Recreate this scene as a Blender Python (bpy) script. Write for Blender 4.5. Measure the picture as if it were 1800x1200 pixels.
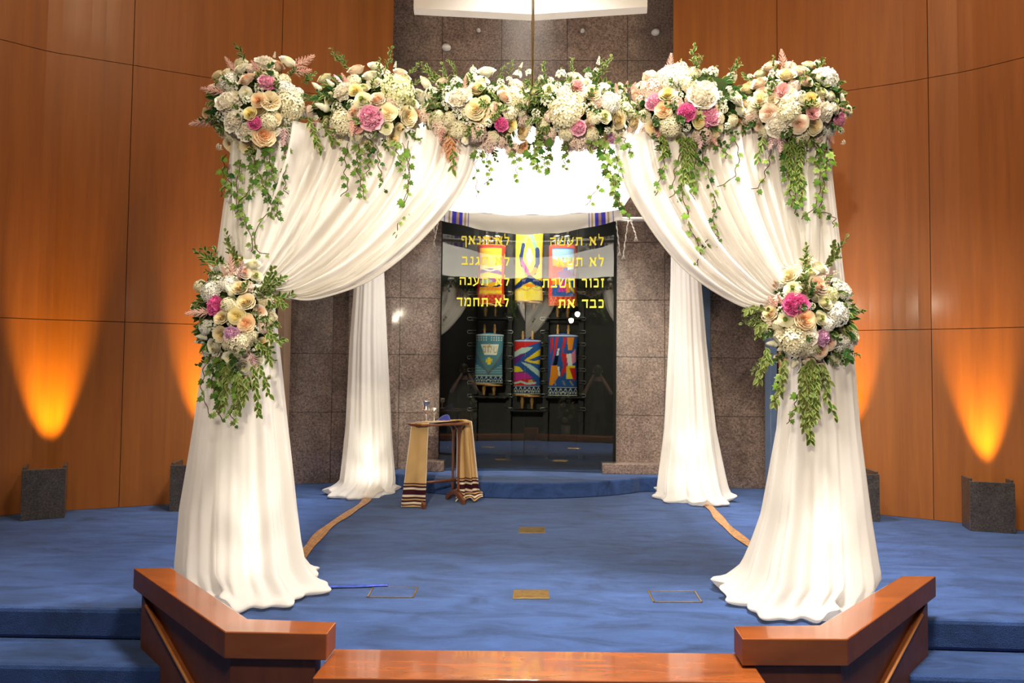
import bpy, bmesh, math, random
from mathutils import Vector, Matrix, Euler
from math import sin, cos, pi, sqrt, radians, atan, exp

for o in list(bpy.data.objects):
    bpy.data.objects.remove(o)
S = bpy.context.scene
COL = S.collection

# ------------------------------------------------------------------ camera
F = 1250.0                                   # focal length in pixels of the 1800 px frame
CAM = Vector((0, 0, 1.2))
cd = bpy.data.cameras.new('camera')
cd.sensor_fit = 'HORIZONTAL'
cd.sensor_width = 36
cd.lens = 36 * F / 1800
cam = bpy.data.objects.new('camera', cd)
COL.objects.link(cam)
RM = (Matrix.Rotation(atan(40 / F), 3, 'Z') @ Matrix.Rotation(pi / 2 + atan(50 / F), 3, 'X') @ Matrix.Rotation(radians(0.6), 3, 'Z'))
cam.matrix_world = Matrix.Translation(CAM) @ RM.to_4x4()
S.camera = cam

# ------------------------------------------------------------------ exposure, world
S.view_settings.view_transform = 'Standard'
S.view_settings.look = 'None'
S.view_settings.gamma = 1
S.view_settings.use_curve_mapping = False
S.view_settings.exposure = 0.0
S.cycles.max_bounces = 8
S.cycles.diffuse_bounces = 4
S.cycles.glossy_bounces = 4
S.cycles.transmission_bounces = 6
S.cycles.transparent_max_bounces = 16
S.cycles.sample_clamp_indirect = 6
S.cycles.caustics_reflective = False
S.cycles.caustics_refractive = False
W = bpy.data.worlds.new('World')
S.world = W
W.use_nodes = True
W.node_tree.nodes['Background'].inputs[0].default_value = (1, .85, .7, 1)
W.node_tree.nodes['Background'].inputs[1].default_value = 0.05


def lamp(name, kind, loc, to, power, color, size=.1, spot=None, blend=.4, **kw):
    d = bpy.data.lights.new(name, kind)
    d.energy = power
    d.color = color
    if kind == 'AREA':
        d.size = size
    else:
        d.shadow_soft_size = size
    if kind == 'SPOT':
        d.spot_size = radians(spot)
        d.spot_blend = blend
    for k, v in kw.items():
        setattr(d, k, v)
    o = bpy.data.objects.new(name, d)
    COL.objects.link(o)
    o.location = loc
    o.rotation_euler = (Vector(to) - Vector(loc)).to_track_quat('-Z', 'Y').to_euler()
    return o


# ceiling lamps of the hall
SP = radians(75)
lamp('overhead_light', 'AREA', (-3.0, 2.6, 5.7), (-3.7, 5.6, 2.4), 58, (1, .74, .46), .8)
lamp('overhead_light', 'AREA', (3.0, 2.6, 5.7), (3.5, 5.6, 2.4), 95, (1, .74, .46), .8)
lamp('overhead_light', 'AREA', (0, 5.2, 5.8), (0, 5.2, 0), 160, (1, .95, .90), .7, spread=SP)
lamp('overhead_light', 'AREA', (.9, 2.3, 5.7), (.7, 3.3, 0.0), 190, (1, .92, .82), .8, spread=radians(95))
lamp('overhead_light', 'AREA', (-.1, 6.35, 5.85), (-.1, 6.75, 0), 80, (1, .93, .84), .5, spread=radians(58))
# two lights on a stand behind the photographer
lamp('stage_light', 'SPOT', (-0.52, -1.0, 2.46), (.30, 3.8, 1.85), 610, (1, .86, .65), .05, 56, 1)
lamp('stage_light', 'SPOT', (-0.66, -1.0, 2.32), (-.35, 3.8, 1.85), 610, (1, .86, .65), .05, 56, 1)

# ------------------------------------------------------------------ projection helpers


def ray(px, py):
    return RM @ Vector(((px - 900) / F, (600 - py) / F, -1.0))


def at(px, py, Y):
    d = ray(px, py)
    return CAM + d * (Y / d.y)


def atz(px, py, z=0.0):
    d = ray(px, py)
    return CAM + d * ((z - CAM.z) / d.z)


# ------------------------------------------------------------------ materials
def newmat(name):
    m = bpy.data.materials.new(name)
    m.use_nodes = True
    nt = m.node_tree
    b = nt.nodes['Principled BSDF']
    return m, nt, b


def node(nt, kind, **kw):
    n = nt.nodes.new(kind)
    for k, v in kw.items():
        if k in n.inputs.keys():
            n.inputs[k].default_value = v
        else:
            setattr(n, k, v)
    return n


def mat(name, color, rough=.5, metal=0, coat=0, spec=.5, var=0.0, vscale=8, bump=0, bscale=60, sheen=0):
    m, nt, b = newmat(name)
    b.inputs['Base Color'].default_value = (*color, 1)
    b.inputs['Roughness'].default_value = rough
    b.inputs['Metallic'].default_value = metal
    b.inputs['Coat Weight'].default_value = coat
    b.inputs['Coat Roughness'].default_value = .08
    b.inputs['Specular IOR Level'].default_value = spec
    b.inputs['Sheen Weight'].default_value = sheen
    tc = node(nt, 'ShaderNodeTexCoord')
    if var:
        n = node(nt, 'ShaderNodeTexNoise', Scale=vscale, Detail=5.0)
        nt.links.new(tc.outputs['Object'], n.inputs['Vector'])
        r = node(nt, 'ShaderNodeValToRGB')
        r.color_ramp.elements[0].position = .3
        r.color_ramp.elements[1].position = .7
        r.color_ramp.elements[0].color = (*[c * (1 - var) for c in color], 1)
        r.color_ramp.elements[1].color = (*[min(1, c * (1 + var)) for c in color], 1)
        nt.links.new(n.outputs['Fac'], r.inputs['Fac'])
        nt.links.new(r.outputs['Color'], b.inputs['Base Color'])
    if bump:
        n = node(nt, 'ShaderNodeTexNoise', Scale=bscale, Detail=3.0)
        nt.links.new(tc.outputs['Object'], n.inputs['Vector'])
        bp = node(nt, 'ShaderNodeBump', Strength=bump, Distance=.01)
        nt.links.new(n.outputs['Fac'], bp.inputs['Height'])
        nt.links.new(bp.outputs['Normal'], b.inputs['Normal'])
    return m


def wood(name, c1, c2, rough=.35, coat=.3, scale=(14, 14, .7)):
    m, nt, b = newmat(name)
    tc = node(nt, 'ShaderNodeTexCoord')
    mp = node(nt, 'ShaderNodeMapping')
    mp.inputs['Scale'].default_value = scale
    nt.links.new(tc.outputs['Object'], mp.inputs['Vector'])
    n = node(nt, 'ShaderNodeTexNoise', Scale=1.6, Detail=8.0, Roughness=.62, Distortion=.5)
    nt.links.new(mp.outputs['Vector'], n.inputs['Vector'])
    r = node(nt, 'ShaderNodeValToRGB')
    r.color_ramp.elements[0].position = .28
    r.color_ramp.elements[0].color = (*c1, 1)
    r.color_ramp.elements[1].position = .72
    r.color_ramp.elements[1].color = (*c2, 1)
    nt.links.new(n.outputs['Fac'], r.inputs['Fac'])
    nt.links.new(r.outputs['Color'], b.inputs['Base Color'])
    b.inputs['Roughness'].default_value = rough
    b.inputs['Coat Weight'].default_value = coat
    b.inputs['Coat Roughness'].default_value = .12 if coat < .5 else .06
    return m


def granite(name, ca, cb, cc, rough=.30, scale=1.0):
    m, nt, b = newmat(name)
    tc = node(nt, 'ShaderNodeTexCoord')
    n1 = node(nt, 'ShaderNodeTexNoise', Scale=55 * scale, Detail=6.0, Roughness=.75)
    n2 = node(nt, 'ShaderNodeTexNoise', Scale=3.2 * scale, Detail=4.0, Roughness=.6, Distortion=1.2)
    for n in (n1, n2):
        nt.links.new(tc.outputs['Object'], n.inputs['Vector'])
    r1 = node(nt, 'ShaderNodeValToRGB')
    e = r1.color_ramp.elements
    e[0].position, e[0].color = .34, (*ca, 1)
    e[1].position, e[1].color = .62, (*cc, 1)
    k = e.new(.48)
    k.color = (*cb, 1)
    nt.links.new(n1.outputs['Fac'], r1.inputs['Fac'])
    r2 = node(nt, 'ShaderNodeValToRGB')
    e = r2.color_ramp.elements
    e[0].position, e[0].color = .30, (.50, .47, .45, 1)
    e[1].position, e[1].color = .58, (1, 1, 1, 1)
    nt.links.new(n2.outputs['Fac'], r2.inputs['Fac'])
    mx = node(nt, 'ShaderNodeMixRGB', blend_type='MULTIPLY', Fac=.75)
    nt.links.new(r1.outputs['Color'], mx.inputs[1])
    nt.links.new(r2.outputs['Color'], mx.inputs[2])
    nt.links.new(mx.outputs['Color'], b.inputs['Base Color'])
    b.inputs['Roughness'].default_value = rough
    b.inputs['Coat Weight'].default_value = .5
    b.inputs['Coat Roughness'].default_value = .06
    return m


def carpet(name, color, var=.35):
    m, nt, b = newmat(name)
    tc = node(nt, 'ShaderNodeTexCoord')
    n1 = node(nt, 'ShaderNodeTexNoise', Scale=3.6, Detail=7.0, Roughness=.68, Distortion=.8)
    n2 = node(nt, 'ShaderNodeTexNoise', Scale=240.0, Detail=2.0)
    mp = node(nt, 'ShaderNodeMapping')
    mp.inputs['Scale'].default_value = (.7, 2.0, 1)
    nt.links.new(tc.outputs['Object'], mp.inputs['Vector'])
    nt.links.new(mp.outputs['Vector'], n1.inputs['Vector'])
    nt.links.new(tc.outputs['Object'], n2.inputs['Vector'])
    r = node(nt, 'ShaderNodeValToRGB')
    r.color_ramp.elements[0].position = .3
    r.color_ramp.elements[1].position = .72
    r.color_ramp.elements[0].color = (*[c * (1 - var) for c in color], 1)
    r.color_ramp.elements[1].color = (*[c * (1 + var) for c in color], 1)
    nt.links.new(n1.outputs['Fac'], r.inputs['Fac'])
    mx = node(nt, 'ShaderNodeMixRGB', blend_type='MULTIPLY', Fac=.55)
    r2 = node(nt, 'ShaderNodeValToRGB')
    r2.color_ramp.elements[0].position = .3
    r2.color_ramp.elements[0].color = (.45, .45, .45, 1)
    r2.color_ramp.elements[1].position = .6
    nt.links.new(n2.outputs['Fac'], r2.inputs['Fac'])
    nt.links.new(r.outputs['Color'], mx.inputs[1])
    nt.links.new(r2.outputs['Color'], mx.inputs[2])
    nt.links.new(mx.outputs['Color'], b.inputs['Base Color'])
    bp = node(nt, 'ShaderNodeBump', Strength=.6, Distance=.006)
    nt.links.new(n2.outputs['Fac'], bp.inputs['Height'])
    nt.links.new(bp.outputs['Normal'], b.inputs['Normal'])
    b.inputs['Roughness'].default_value = .95
    b.inputs['Specular IOR Level'].default_value = .1
    b.inputs['Sheen Weight'].default_value = .25
    b.inputs['Sheen Tint'].default_value = (.6, .75, 1, 1)
    return m


def cloth(name, color=None, trans=.4, clear=0.0, attr=False, rough=.8):
    """woven cloth or petal: diffuse + translucent (+ a little see-through)"""
    m, nt, b = newmat(name)
    out = nt.nodes['Material Output']
    nt.nodes.remove(b)
    df = node(nt, 'ShaderNodeBsdfDiffuse')
    tr = node(nt, 'ShaderNodeBsdfTranslucent')
    if attr:
        a = node(nt, 'ShaderNodeVertexColor', layer_name='Col')
        nt.links.new(a.outputs['Color'], df.inputs['Color'])
        nt.links.new(a.outputs['Color'], tr.inputs['Color'])
    else:
        tc = node(nt, 'ShaderNodeTexCoord')
        n = node(nt, 'ShaderNodeTexNoise', Scale=9.0, Detail=3.0)
        nt.links.new(tc.outputs['Object'], n.inputs['Vector'])
        r = node(nt, 'ShaderNodeValToRGB')
        r.color_ramp.elements[0].color = (*[c * .96 for c in color], 1)
        r.color_ramp.elements[1].color = (*color, 1)
        nt.links.new(n.outputs['Fac'], r.inputs['Fac'])
        nt.links.new(r.outputs['Color'], df.inputs['Color'])
        nt.links.new(r.outputs['Color'], tr.inputs['Color'])
    mx = node(nt, 'ShaderNodeMixShader')
    mx.inputs[0].default_value = trans
    nt.links.new(df.outputs[0], mx.inputs[1])
    nt.links.new(tr.outputs[0], mx.inputs[2])
    last = mx
    if clear:
        tp = node(nt, 'ShaderNodeBsdfTransparent')
        m2 = node(nt, 'ShaderNodeMixShader')
        m2.inputs[0].default_value = clear
        nt.links.new(mx.outputs[0], m2.inputs[1])
        nt.links.new(tp.outputs[0], m2.inputs[2])
        last = m2
    nt.links.new(last.outputs[0], out.inputs[0])
    return m


def glass_mat(name, ior=1.95, tint=(.93, .96, .94)):
    m, nt, b = newmat(name)
    out = nt.nodes['Material Output']
    nt.nodes.remove(b)
    fr = node(nt, 'ShaderNodeFresnel', IOR=ior)
    tp = node(nt, 'ShaderNodeBsdfTransparent')
    tp.inputs[0].default_value = (*tint, 1)
    gl = node(nt, 'ShaderNodeBsdfGlossy', Roughness=0.0)
    mx = node(nt, 'ShaderNodeMixShader')
    nt.links.new(fr.outputs[0], mx.inputs[0])
    nt.links.new(tp.outputs[0], mx.inputs[1])
    nt.links.new(gl.outputs[0], mx.inputs[2])
    nt.links.new(mx.outputs[0], out.inputs[0])
    return m


M = dict(
    wall_wood=wood('wall_wood', (.235, .070, .010), (.34, .108, .015), .5, .04, (9, 9, .45)),
    rail_wood=wood('rail_wood', (.17, .042, .009), (.36, .095, .020), .25, 1.0, (2.0, 9, 9)),
    rail_side=wood('rail_side', (.19, .050, .011), (.30, .085, .020), .5, 0, (2.0, 9, 9)),
    rail_dark=wood('rail_dark', (.15, .042, .014), (.23, .066, .020), .55, 0, (9, 9, 1.5)),
    rail_edge=wood('rail_edge', (.50, .20, .06), (.62, .27, .09), .35, .3, (9, 9, 1.5)),
    table_wood=wood('table_wood', (.10, .030, .010), (.20, .065, .020), .3, .5, (20, 20, 4)),
    stone=granite('stone', (.05, .035, .028), (.19, .135, .110), (.36, .265, .220)),
    shield=granite('shield_stone', (.015, .012, .010), (.055, .045, .038), (.11, .095, .08), .5, 1.5),
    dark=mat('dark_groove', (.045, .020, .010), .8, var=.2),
    ark=mat('ark_black', (.010, .009, .008), .6, var=.3),
    carpet=carpet('blue_carpet', (.031, .069, .205), .55),
    sheer=cloth('sheer_white', (.86, .83, .78), .42, .06),
    glass=glass_mat('door_glass'),
    brass=mat('brass', (.55, .36, .13), .35, 1, var=.2, vscale=30),
    steel=mat('brushed_steel', (.62, .60, .56), .3, 1, var=.1),
    silver=mat('silver', (.90, .86, .80), .28, 1, var=.05),
    reflect_blue=mat('reflect_blue_strip', (.10, .15, .24), .35, .3, var=.1),  # bluish reflection in the niche reveals, put into the base colour
    brown_trim=mat('brown_trim', (.20, .13, .085), .4, 0, var=.1),
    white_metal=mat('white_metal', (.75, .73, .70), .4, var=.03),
    white_paint=mat('white_paint', (.82, .79, .74), .6, var=.02, vscale=2),
    ceiling=mat('ceiling_paint', (.55, .47, .38), .8, var=.05),
    back=mat('back_wall', (.05, .028, .016), .8, var=.2),
    lemon=mat('lemon_letters', (.85, .72, .05), .5, var=.03),
    painted=cloth('painted_cloth', None, .05, 0, True),
    tallit=cloth('tallit_cloth', None, .55, 0, True),
    petal=cloth('petal', None, .22, 0, True),
    leaf=cloth('leaf', None, .25, 0, True),
    stem=mat('stem_green', (.10, .16, .04), .6, var=.2),
    vine=mat('vine_stem', (.10, .05, .025), .6, var=.2),
    roller=wood('roller_wood', (.42, .20, .05), (.60, .32, .10), .35, .3, (20, 20, 6)),
    strip=mat('tan_strip', (.36, .19, .08), .6, var=.4, vscale=30),
    tape=mat('blue_tape', (.05, .09, .45), .25, .2, var=.6, vscale=24),
    kippah=mat('blue_velvet', (.02, .03, .22), .9, var=.2, sheen=.4),
    foam=mat('foliage_core', (.035, .05, .015), .9, var=.4),
)


# ------------------------------------------------------------------ mesh builder
class MB:
    def __init__(s):
        s.v, s.f, s.mi, s.c = [], [], [], []

    def vert(s, p, c=None):
        s.v.append(tuple(p))
        s.c.append(c)
        return len(s.v) - 1

    def face(s, idx, m=0):
        s.f.append(tuple(idx))
        s.mi.append(m)

    def grid(s, fn, nu, nv, m=0, closeu=False, col=None):
        i0 = len(s.v)
        for j in range(nv + 1):
            for i in range(nu if closeu else nu + 1):
                u, v = i / nu, j / nv
                s.vert(fn(u, v), col(u, v) if col else None)
        w = nu if closeu else nu + 1
        for j in range(nv):
            for i in range(nu):
                a = i0 + j * w + i
                b = i0 + j * w + (i + 1) % w
                s.face((a, b, b + w, a + w), m)

    def box(s, lo, hi, m=0):
        x0, y0, z0 = lo
        x1, y1, z1 = hi
        k = len(s.v)
        for p in ((x0, y0, z0), (x1, y0, z0), (x1, y1, z0), (x0, y1, z0), (x0, y0, z1), (x1, y0, z1), (x1, y1, z1), (x0, y1, z1)):
            s.vert(p)
        for f in ((0, 3, 2, 1), (4, 5, 6, 7), (0, 1, 5, 4), (1, 2, 6, 5), (2, 3, 7, 6), (3, 0, 4, 7)):
            s.face([k + i for i in f], m)

    def prism(s, pts, z0, z1, m=0, ms=None):
        """extruded outline, counter-clockwise seen from above"""
        k, n = len(s.v), len(pts)
        for p in pts:
            s.vert((p[0], p[1], z0))
        for p in pts:
            s.vert((p[0], p[1], z1))
        s.face([k + i for i in reversed(range(n))], m)
        s.face([k + n + i for i in range(n)], m)
        for i in range(n):
            j = (i + 1) % n
            s.face((k + i, k + j, k + n + j, k + n + i), m if ms is None else ms)

    def tube(s, pts, r, n=8, m=0, caps=True, col=None):
        pts = [Vector(p) for p in pts]
        rr = r if isinstance(r, (list, tuple)) else [r] * len(pts)
        k = len(s.v)
        up = None
        for i, p in enumerate(pts):
            d = (pts[min(i + 1, len(pts) - 1)] - pts[max(i - 1, 0)]).normalized()
            if up is None:
                up = Vector((0, 0, 1)) if abs(d.z) < .9 else Vector((0, 1, 0))
            a = d.cross(up).normalized()
            b = a.cross(d).normalized()
            up = b
            for j in range(n):
                t = 2 * pi * j / n
                s.vert(p + (a * cos(t) + b * sin(t)) * rr[i], col)
        for i in range(len(pts) - 1):
            for j in range(n):
                a, b = k + i * n + j, k + i * n + (j + 1) % n
                s.face((a, a + n, b + n, b), m)
        if caps:
            s.face([k + j for j in range(n)], m)
            s.face([k + (len(pts) - 1) * n + j for j in reversed(range(n))], m)

    def lathe(s, prof, c=(0, 0, 0), n=24, m=0):
        k = len(s.v)
        for r, z in prof:
            for j in range(n):
                t = 2 * pi * j / n
                s.vert((c[0] + r * cos(t), c[1] + r * sin(t), c[2] + z))
        for i in range(len(prof) - 1):
            for j in range(n):
                a, b = k + i * n + j, k + i * n + (j + 1) % n
                s.face((a, b, b + n, a + n), m)
        s.face([k + j for j in reversed(range(n))], m)
        s.face([k + (len(prof) - 1) * n + j for j in range(n)], m)

    def mesh(s, name, mats, smooth=True, off=None):
        me = bpy.data.meshes.new(name)
        vs = s.v if off is None else [(p[0] - off[0], p[1] - off[1], p[2] - off[2]) for p in s.v]
        me.from_pydata(vs, [], s.f)
        for m in (mats if isinstance(mats, (list, tuple)) else [mats]):
            me.materials.append(m)
        me.polygons.foreach_set('material_index', s.mi)
        me.polygons.foreach_set('use_smooth', [smooth] * len(s.f))
        if any(c is not None for c in s.c):
            ca = me.color_attributes.new('Col', 'FLOAT_COLOR', 'POINT')
            fl = []
            for c in s.c:
                fl.extend((*(c or (.5, .5, .5)), 1.0))
            ca.data.foreach_set('color', fl)
        me.update()
        return me

    def build(s, name, mats, parent=None, smooth=True, bevel=0):
        off = parent.location if parent else None
        if parent and parent.parent:
            off = parent.location + parent.parent.location
        me = s.mesh(name, mats, smooth, off)
        return link(name, me, parent, bevel)


def link(name, me, parent=None, bevel=0):
    o = bpy.data.objects.new(name, me)
    COL.objects.link(o)
    if parent:
        o.parent = parent
    if bevel:
        b = o.modifiers.new('bevel', 'BEVEL')
        b.width = bevel
        b.segments = 2
        b.limit_method = 'ANGLE'
        b.harden_normals = False
    return o


def tag(o, label, cat, group=None):
    o['label'] = label
    o['category'] = cat
    if group:
        o['group'] = group
    return o


def thing(name, label, cat, loc=(0, 0, 0), group=None):
    o = bpy.data.objects.new(name, None)
    o.empty_display_size = .1
    COL.objects.link(o)
    o.location = loc
    return tag(o, label, cat, group)


def struct(o, label=None, cat=None):
    o['kind'] = 'structure'
    if label:
        o['label'] = label
        o['category'] = cat or 'wall'
    return o


def catmull(pts, n):
    """n+1 points along a smooth curve through pts"""
    P = [Vector(p) for p in pts]
    P = [P[0] * 2 - P[1]] + P + [P[-1] * 2 - P[-2]]
    segs = len(P) - 3
    fine = []
    for k in range(segs):
        a, b, c, d = P[k:k + 4]
        for i in range(20):
            t = i / 20
            fine.append(.5 * ((2 * b) + (c - a) * t + (2 * a - 5 * b + 4 * c - d) * t * t + (3 * b - a - 3 * c + d) * t ** 3))
    fine.append(P[-2])
    L = [0]
    for i in range(1, len(fine)):
        L.append(L[-1] + (fine[i] - fine[i - 1]).length)
    out, j = [], 0
    for i in range(n + 1):
        t = L[-1] * i / n
        while j < len(L) - 2 and L[j + 1] < t:
            j += 1
        f = (t - L[j]) / max(1e-9, L[j + 1] - L[j])
        out.append(fine[j].lerp(fine[j + 1], min(1, f)))
    return out


def hermite(tab, x):
    """piecewise smooth interpolation in a table [(x, value...)] with rising x"""
    if x <= tab[0][0]:
        return tab[0][1:]
    for a, b in zip(tab, tab[1:]):
        if x <= b[0]:
            t = (x - a[0]) / (b[0] - a[0])
            return tuple(p + (q - p) * t for p, q in zip(a[1:], b[1:]))
    return tab[-1][1:]


# ================================================================== THE ROOM
mb = MB()
YL, YR = 3.50, 3.60
outline = [(-7, 3.36), (-3.2, 3.48), (-1.88, YL), (-1.13, 2.80), (1.14, 2.84), (1.92, YR), (3.2, 3.58), (7, 3.46), (7, 9.2), (-7, 9.2)]
mb.prism(outline, -.15, 0)
for k in (1, 2):                                   # carpeted steps down to the hall floor
    d = .30 * k
    mb.prism([(-7, 3.36 - d), (-3.2, 3.48 - d), (-1.88 + d * .75, YL - d), (-1.7, 3.9), (-7, 3.9)], -.15 * (k + 1), -.15 * k)
    mb.prism([(7, 3.9), (1.7, 3.9), (1.92 - d * .75, YR - d), (3.2, 3.58 - d), (7, 3.46 - d)], -.15 * (k + 1), -.15 * k)
mb.box((-7, -8, -.60), (7, 3.5, -.45))
fl = mb.build('floor', M['carpet'], None, False, .02)
struct(fl, 'blue carpeted bimah floor with steps down at both sides', 'floor')

mb = MB()
arc = [(1.06 - 2.42 * i / 28, 7.16 - .49 * sin(pi * i / 28) ** .75) for i in range(29)]
mb.prism(arc[::-1] + [(1.75, 7.22), (1.75, 7.9), (-1.9, 7.9), (-1.9, 7.20)] if False else
         [(-1.75, 7.19)] + arc[::-1] + [(1.45, 7.22), (1.45, 8.9), (-1.75, 8.9)], 0, .15)
struct(mb.build('dais', M['carpet'], None, False, .015), 'low rounded blue carpeted step in front of the glass doors', 'step')

LPATH = catmull([(-5.6, 3.2, 0), (-4.95, 4.75, 0), (-4.18, 5.60, 0), (-3.86, 5.80, 0), (-3.51, 5.97, 0), (-3.17, 6.14, 0), (-2.40, 6.50, 0), (-1.43, 6.90, 0)], 160)
RPATH = catmull([(1.33, 6.90, 0), (2.21, 6.52, 0), (2.95, 6.20, 0), (3.30, 6.02, 0), (3.73, 5.72, 0), (4.75, 4.65, 0), (5.4, 3.2, 0)], 160)


def panels(mb, path, xb, zb, gap=.0055, th=.03, m=0, mback=1):
    """slabs standing along a plan path, split at the X values xb and heights zb, over a dark backing"""
    P = [Vector((p[0], p[1], 0)) for p in path]

    def locate(x):
        for i in range(len(P) - 1):
            if P[i].x <= x <= P[i + 1].x:
                t = (x - P[i].x) / (P[i + 1].x - P[i].x)
                return i + t
        return 0 if x < P[0].x else len(P) - 1.001

    def pt(s):
        i = min(int(s), len(P) - 2)
        d = (P[min(i + 2, len(P) - 1)] - P[max(i - 1, 0)]).normalized()
        return P[i].lerp(P[i + 1], s - i), Vector((d.y, -d.x, 0)), d
    for a, b in zip(xb, xb[1:]):
        sa, sb = locate(a), locate(b)
        n = max(1, min(24, int((b - a) / .08)))
        for z0, z1 in zip(zb, zb[1:]):
            rows = []
            for k in range(n + 1):
                q, nn, d = pt(sa + (sb - sa) * k / n)
                if k == 0:
                    q = q + d * gap / 2
                if k == n:
                    q = q - d * gap / 2
                row = []
                for off, z in ((-th, z0 + gap / 2), (0, z0 + gap / 2), (0, z1 - gap / 2), (-th, z1 - gap / 2)):
                    row.append(mb.vert(q + nn * off + Vector((0, 0, z))))
                rows.append(row)
            for r0, r1 in zip(rows, rows[1:]):
                for j in range(4):
                    j2 = (j + 1) % 4
                    mb.face((r0[j], r1[j], r1[j2], r0[j2]), m)
            mb.face(rows[0], m)
            mb.face(rows[-1][::-1], m)
        mb.grid(lambda u, v: (lambda q: q[0] - q[1] * .012 + Vector((0, 0, zb[0] + .004 + (zb[-1] - zb[0] - .008) * v)))(pt(sa + (sb - sa) * u)), n, 1, mback)


HC = 6.0
mb = MB()
panels(mb, LPATH, [-5.6, -4.62, -3.51, -2.40], [0, 1.575, 3.81, HC])
panels(mb, LPATH, [-2.40, -1.43], [2.5, 3.81, HC])
struct(mb.build('wall_left', [M['wall_wood'], M['dark']], None, False), 'curved wall of warm veneer panels left of the stone niche', 'wall')
mb = MB()
panels(mb, RPATH, [2.21, 3.30, 4.42, 5.4], [0, 1.575, 3.70, HC])
panels(mb, RPATH, [1.33, 2.21], [2.5, 3.70, HC])
struct(mb.build('wall_right', [M['wall_wood'], M['dark']], None, False), 'curved wall of warm veneer panels right of the stone niche', 'wall')

ZS = [0, .74, 1.35, 1.95, 2.56, 3.2]
mb = MB()
panels(mb, [(-2.7, 7.24, 0), (-2.12, 7.40, 0)], [-2.7, -2.12], ZS)
panels(mb, [(-2.12, 7.405, 0), (-1.95, 7.43, 0)], [-2.12, -1.95], ZS)
panels(mb, [(-1.95, 7.36, 0), (-1.0, 7.50, 0)], [-1.95, -1.42, -1.0], ZS)
struct(mb.build('wall_back_left', [M['stone'], M['ark']], None, False), 'polished brown stone panels left of the glass doors', 'wall')
mb = MB()
panels(mb, [(.86, 7.53, 0), (1.72, 7.46, 0)], [.86, 1.36, 1.72], ZS)
panels(mb, [(1.82, 7.52, 0), (2.6, 7.48, 0)], [1.82, 2.6], ZS)
struct(mb.build('wall_back_right', [M['stone'], M['ark']], None, False), 'polished brown stone panels right of the glass doors', 'wall')
mb = MB()
xs = [-2.7, -1.70] + [(px - 937) / 165.5 for px in (767, 873, 990, 1097)] + [1.6, 2.6]
panels(mb, [(-2.7, 7.50, 0), (2.6, 7.56, 0)], xs, [3.2, 3.87, 4.53, 5.2, HC])
struct(mb.build('wall_back', [M['stone'], M['ark']], None, False), 'polished brown stone wall above the glass doors', 'wall')
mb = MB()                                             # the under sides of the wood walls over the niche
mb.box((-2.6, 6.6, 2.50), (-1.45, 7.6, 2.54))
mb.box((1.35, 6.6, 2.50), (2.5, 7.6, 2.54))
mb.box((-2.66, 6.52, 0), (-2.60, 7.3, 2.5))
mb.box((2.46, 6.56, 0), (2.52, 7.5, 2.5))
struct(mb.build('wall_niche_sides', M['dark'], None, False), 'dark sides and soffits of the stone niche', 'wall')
mb = MB()
mb.box((1.725, 7.40, 0), (1.815, 7.50, 2.5))
struct(mb.build('trim_1', M['reflect_blue'], None, False, .004), 'upright strip between stone panels right of the ark, bluish reflection in its colour', 'trim')
mb = MB()
mb.box((2.15, 6.56, 0), (2.21, 6.72, 2.5))
struct(mb.build('trim_2', M['reflect_blue'], None, False, .004), 'upright strip at the end of the right wood wall, bluish reflection in its colour', 'trim')
mb = MB()
mb.box((-2.40, 6.54, 0), (-2.33, 6.72, 2.5))
struct(mb.build('trim_3', M['brown_trim'], None, False, .004), 'brown upright frame strip at the end of the left wood wall', 'trim')
mb = MB()
mb.box((-1.30, 7.30, .15), (-.92, 7.47, .255))
struct(mb.build('baseboard_left', M['stone'], None, False, .006), 'low stone plinth left of the glass doors', 'plinth')
mb = MB()
mb.box((.70, 7.33, .15), (1.42, 7.49, .255))
struct(mb.build('baseboard_right', M['stone'], None, False, .006), 'low stone plinth right of the glass doors', 'plinth')

mb = MB()
mb.box((-7, -8, HC), (7, 9.2, HC + .1))
struct(mb.build('ceiling', M['ceiling'], None, False), 'plain high ceiling of the hall', 'ceiling')
mb = MB()
mb.box((-7, -8.1, -.75), (7, -8, HC))
struct(mb.build('wall_rear', M['back'], None, False), 'dark rear wall of the hall behind the camera', 'wall')
for nm, x0, x1, lb in (('wall_hall_left', -7.1, -7.0, 'dark side wall of the hall on the left'), ('wall_hall_right', 7.0, 7.1, 'dark side wall of the hall on the right')):
    mb = MB()
    mb.box((x0, -8, -.75), (x1, 9.2, HC))
    struct(mb.build(nm, M['back'], None, False), lb, 'wall')

# white two-faced panel hanging below the ceiling in front of the stone
mb = MB()
pa, pb, pc = at(727, 11, 6.15), at(937, 20, 6.27), at(1138, 15, 6.15)
z0 = (pa.z + pc.z) / 2
for p, q in ((pa, pb), (pb, pc)):
    d = Vector((q.x - p.x, q.y - p.y, 0)).normalized()
    n = Vector((-d.y, d.x, 0)) * .12
    mb.prism([(p.x, p.y), (q.x, q.y), (q.x + n.x, q.y + n.y), (p.x + n.x, p.y + n.y)], z0, HC - .001)
struct(mb.build('trim_4', M['white_paint'], None, False), 'white angled panel hanging from the ceiling above the arch', 'panel')

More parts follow.
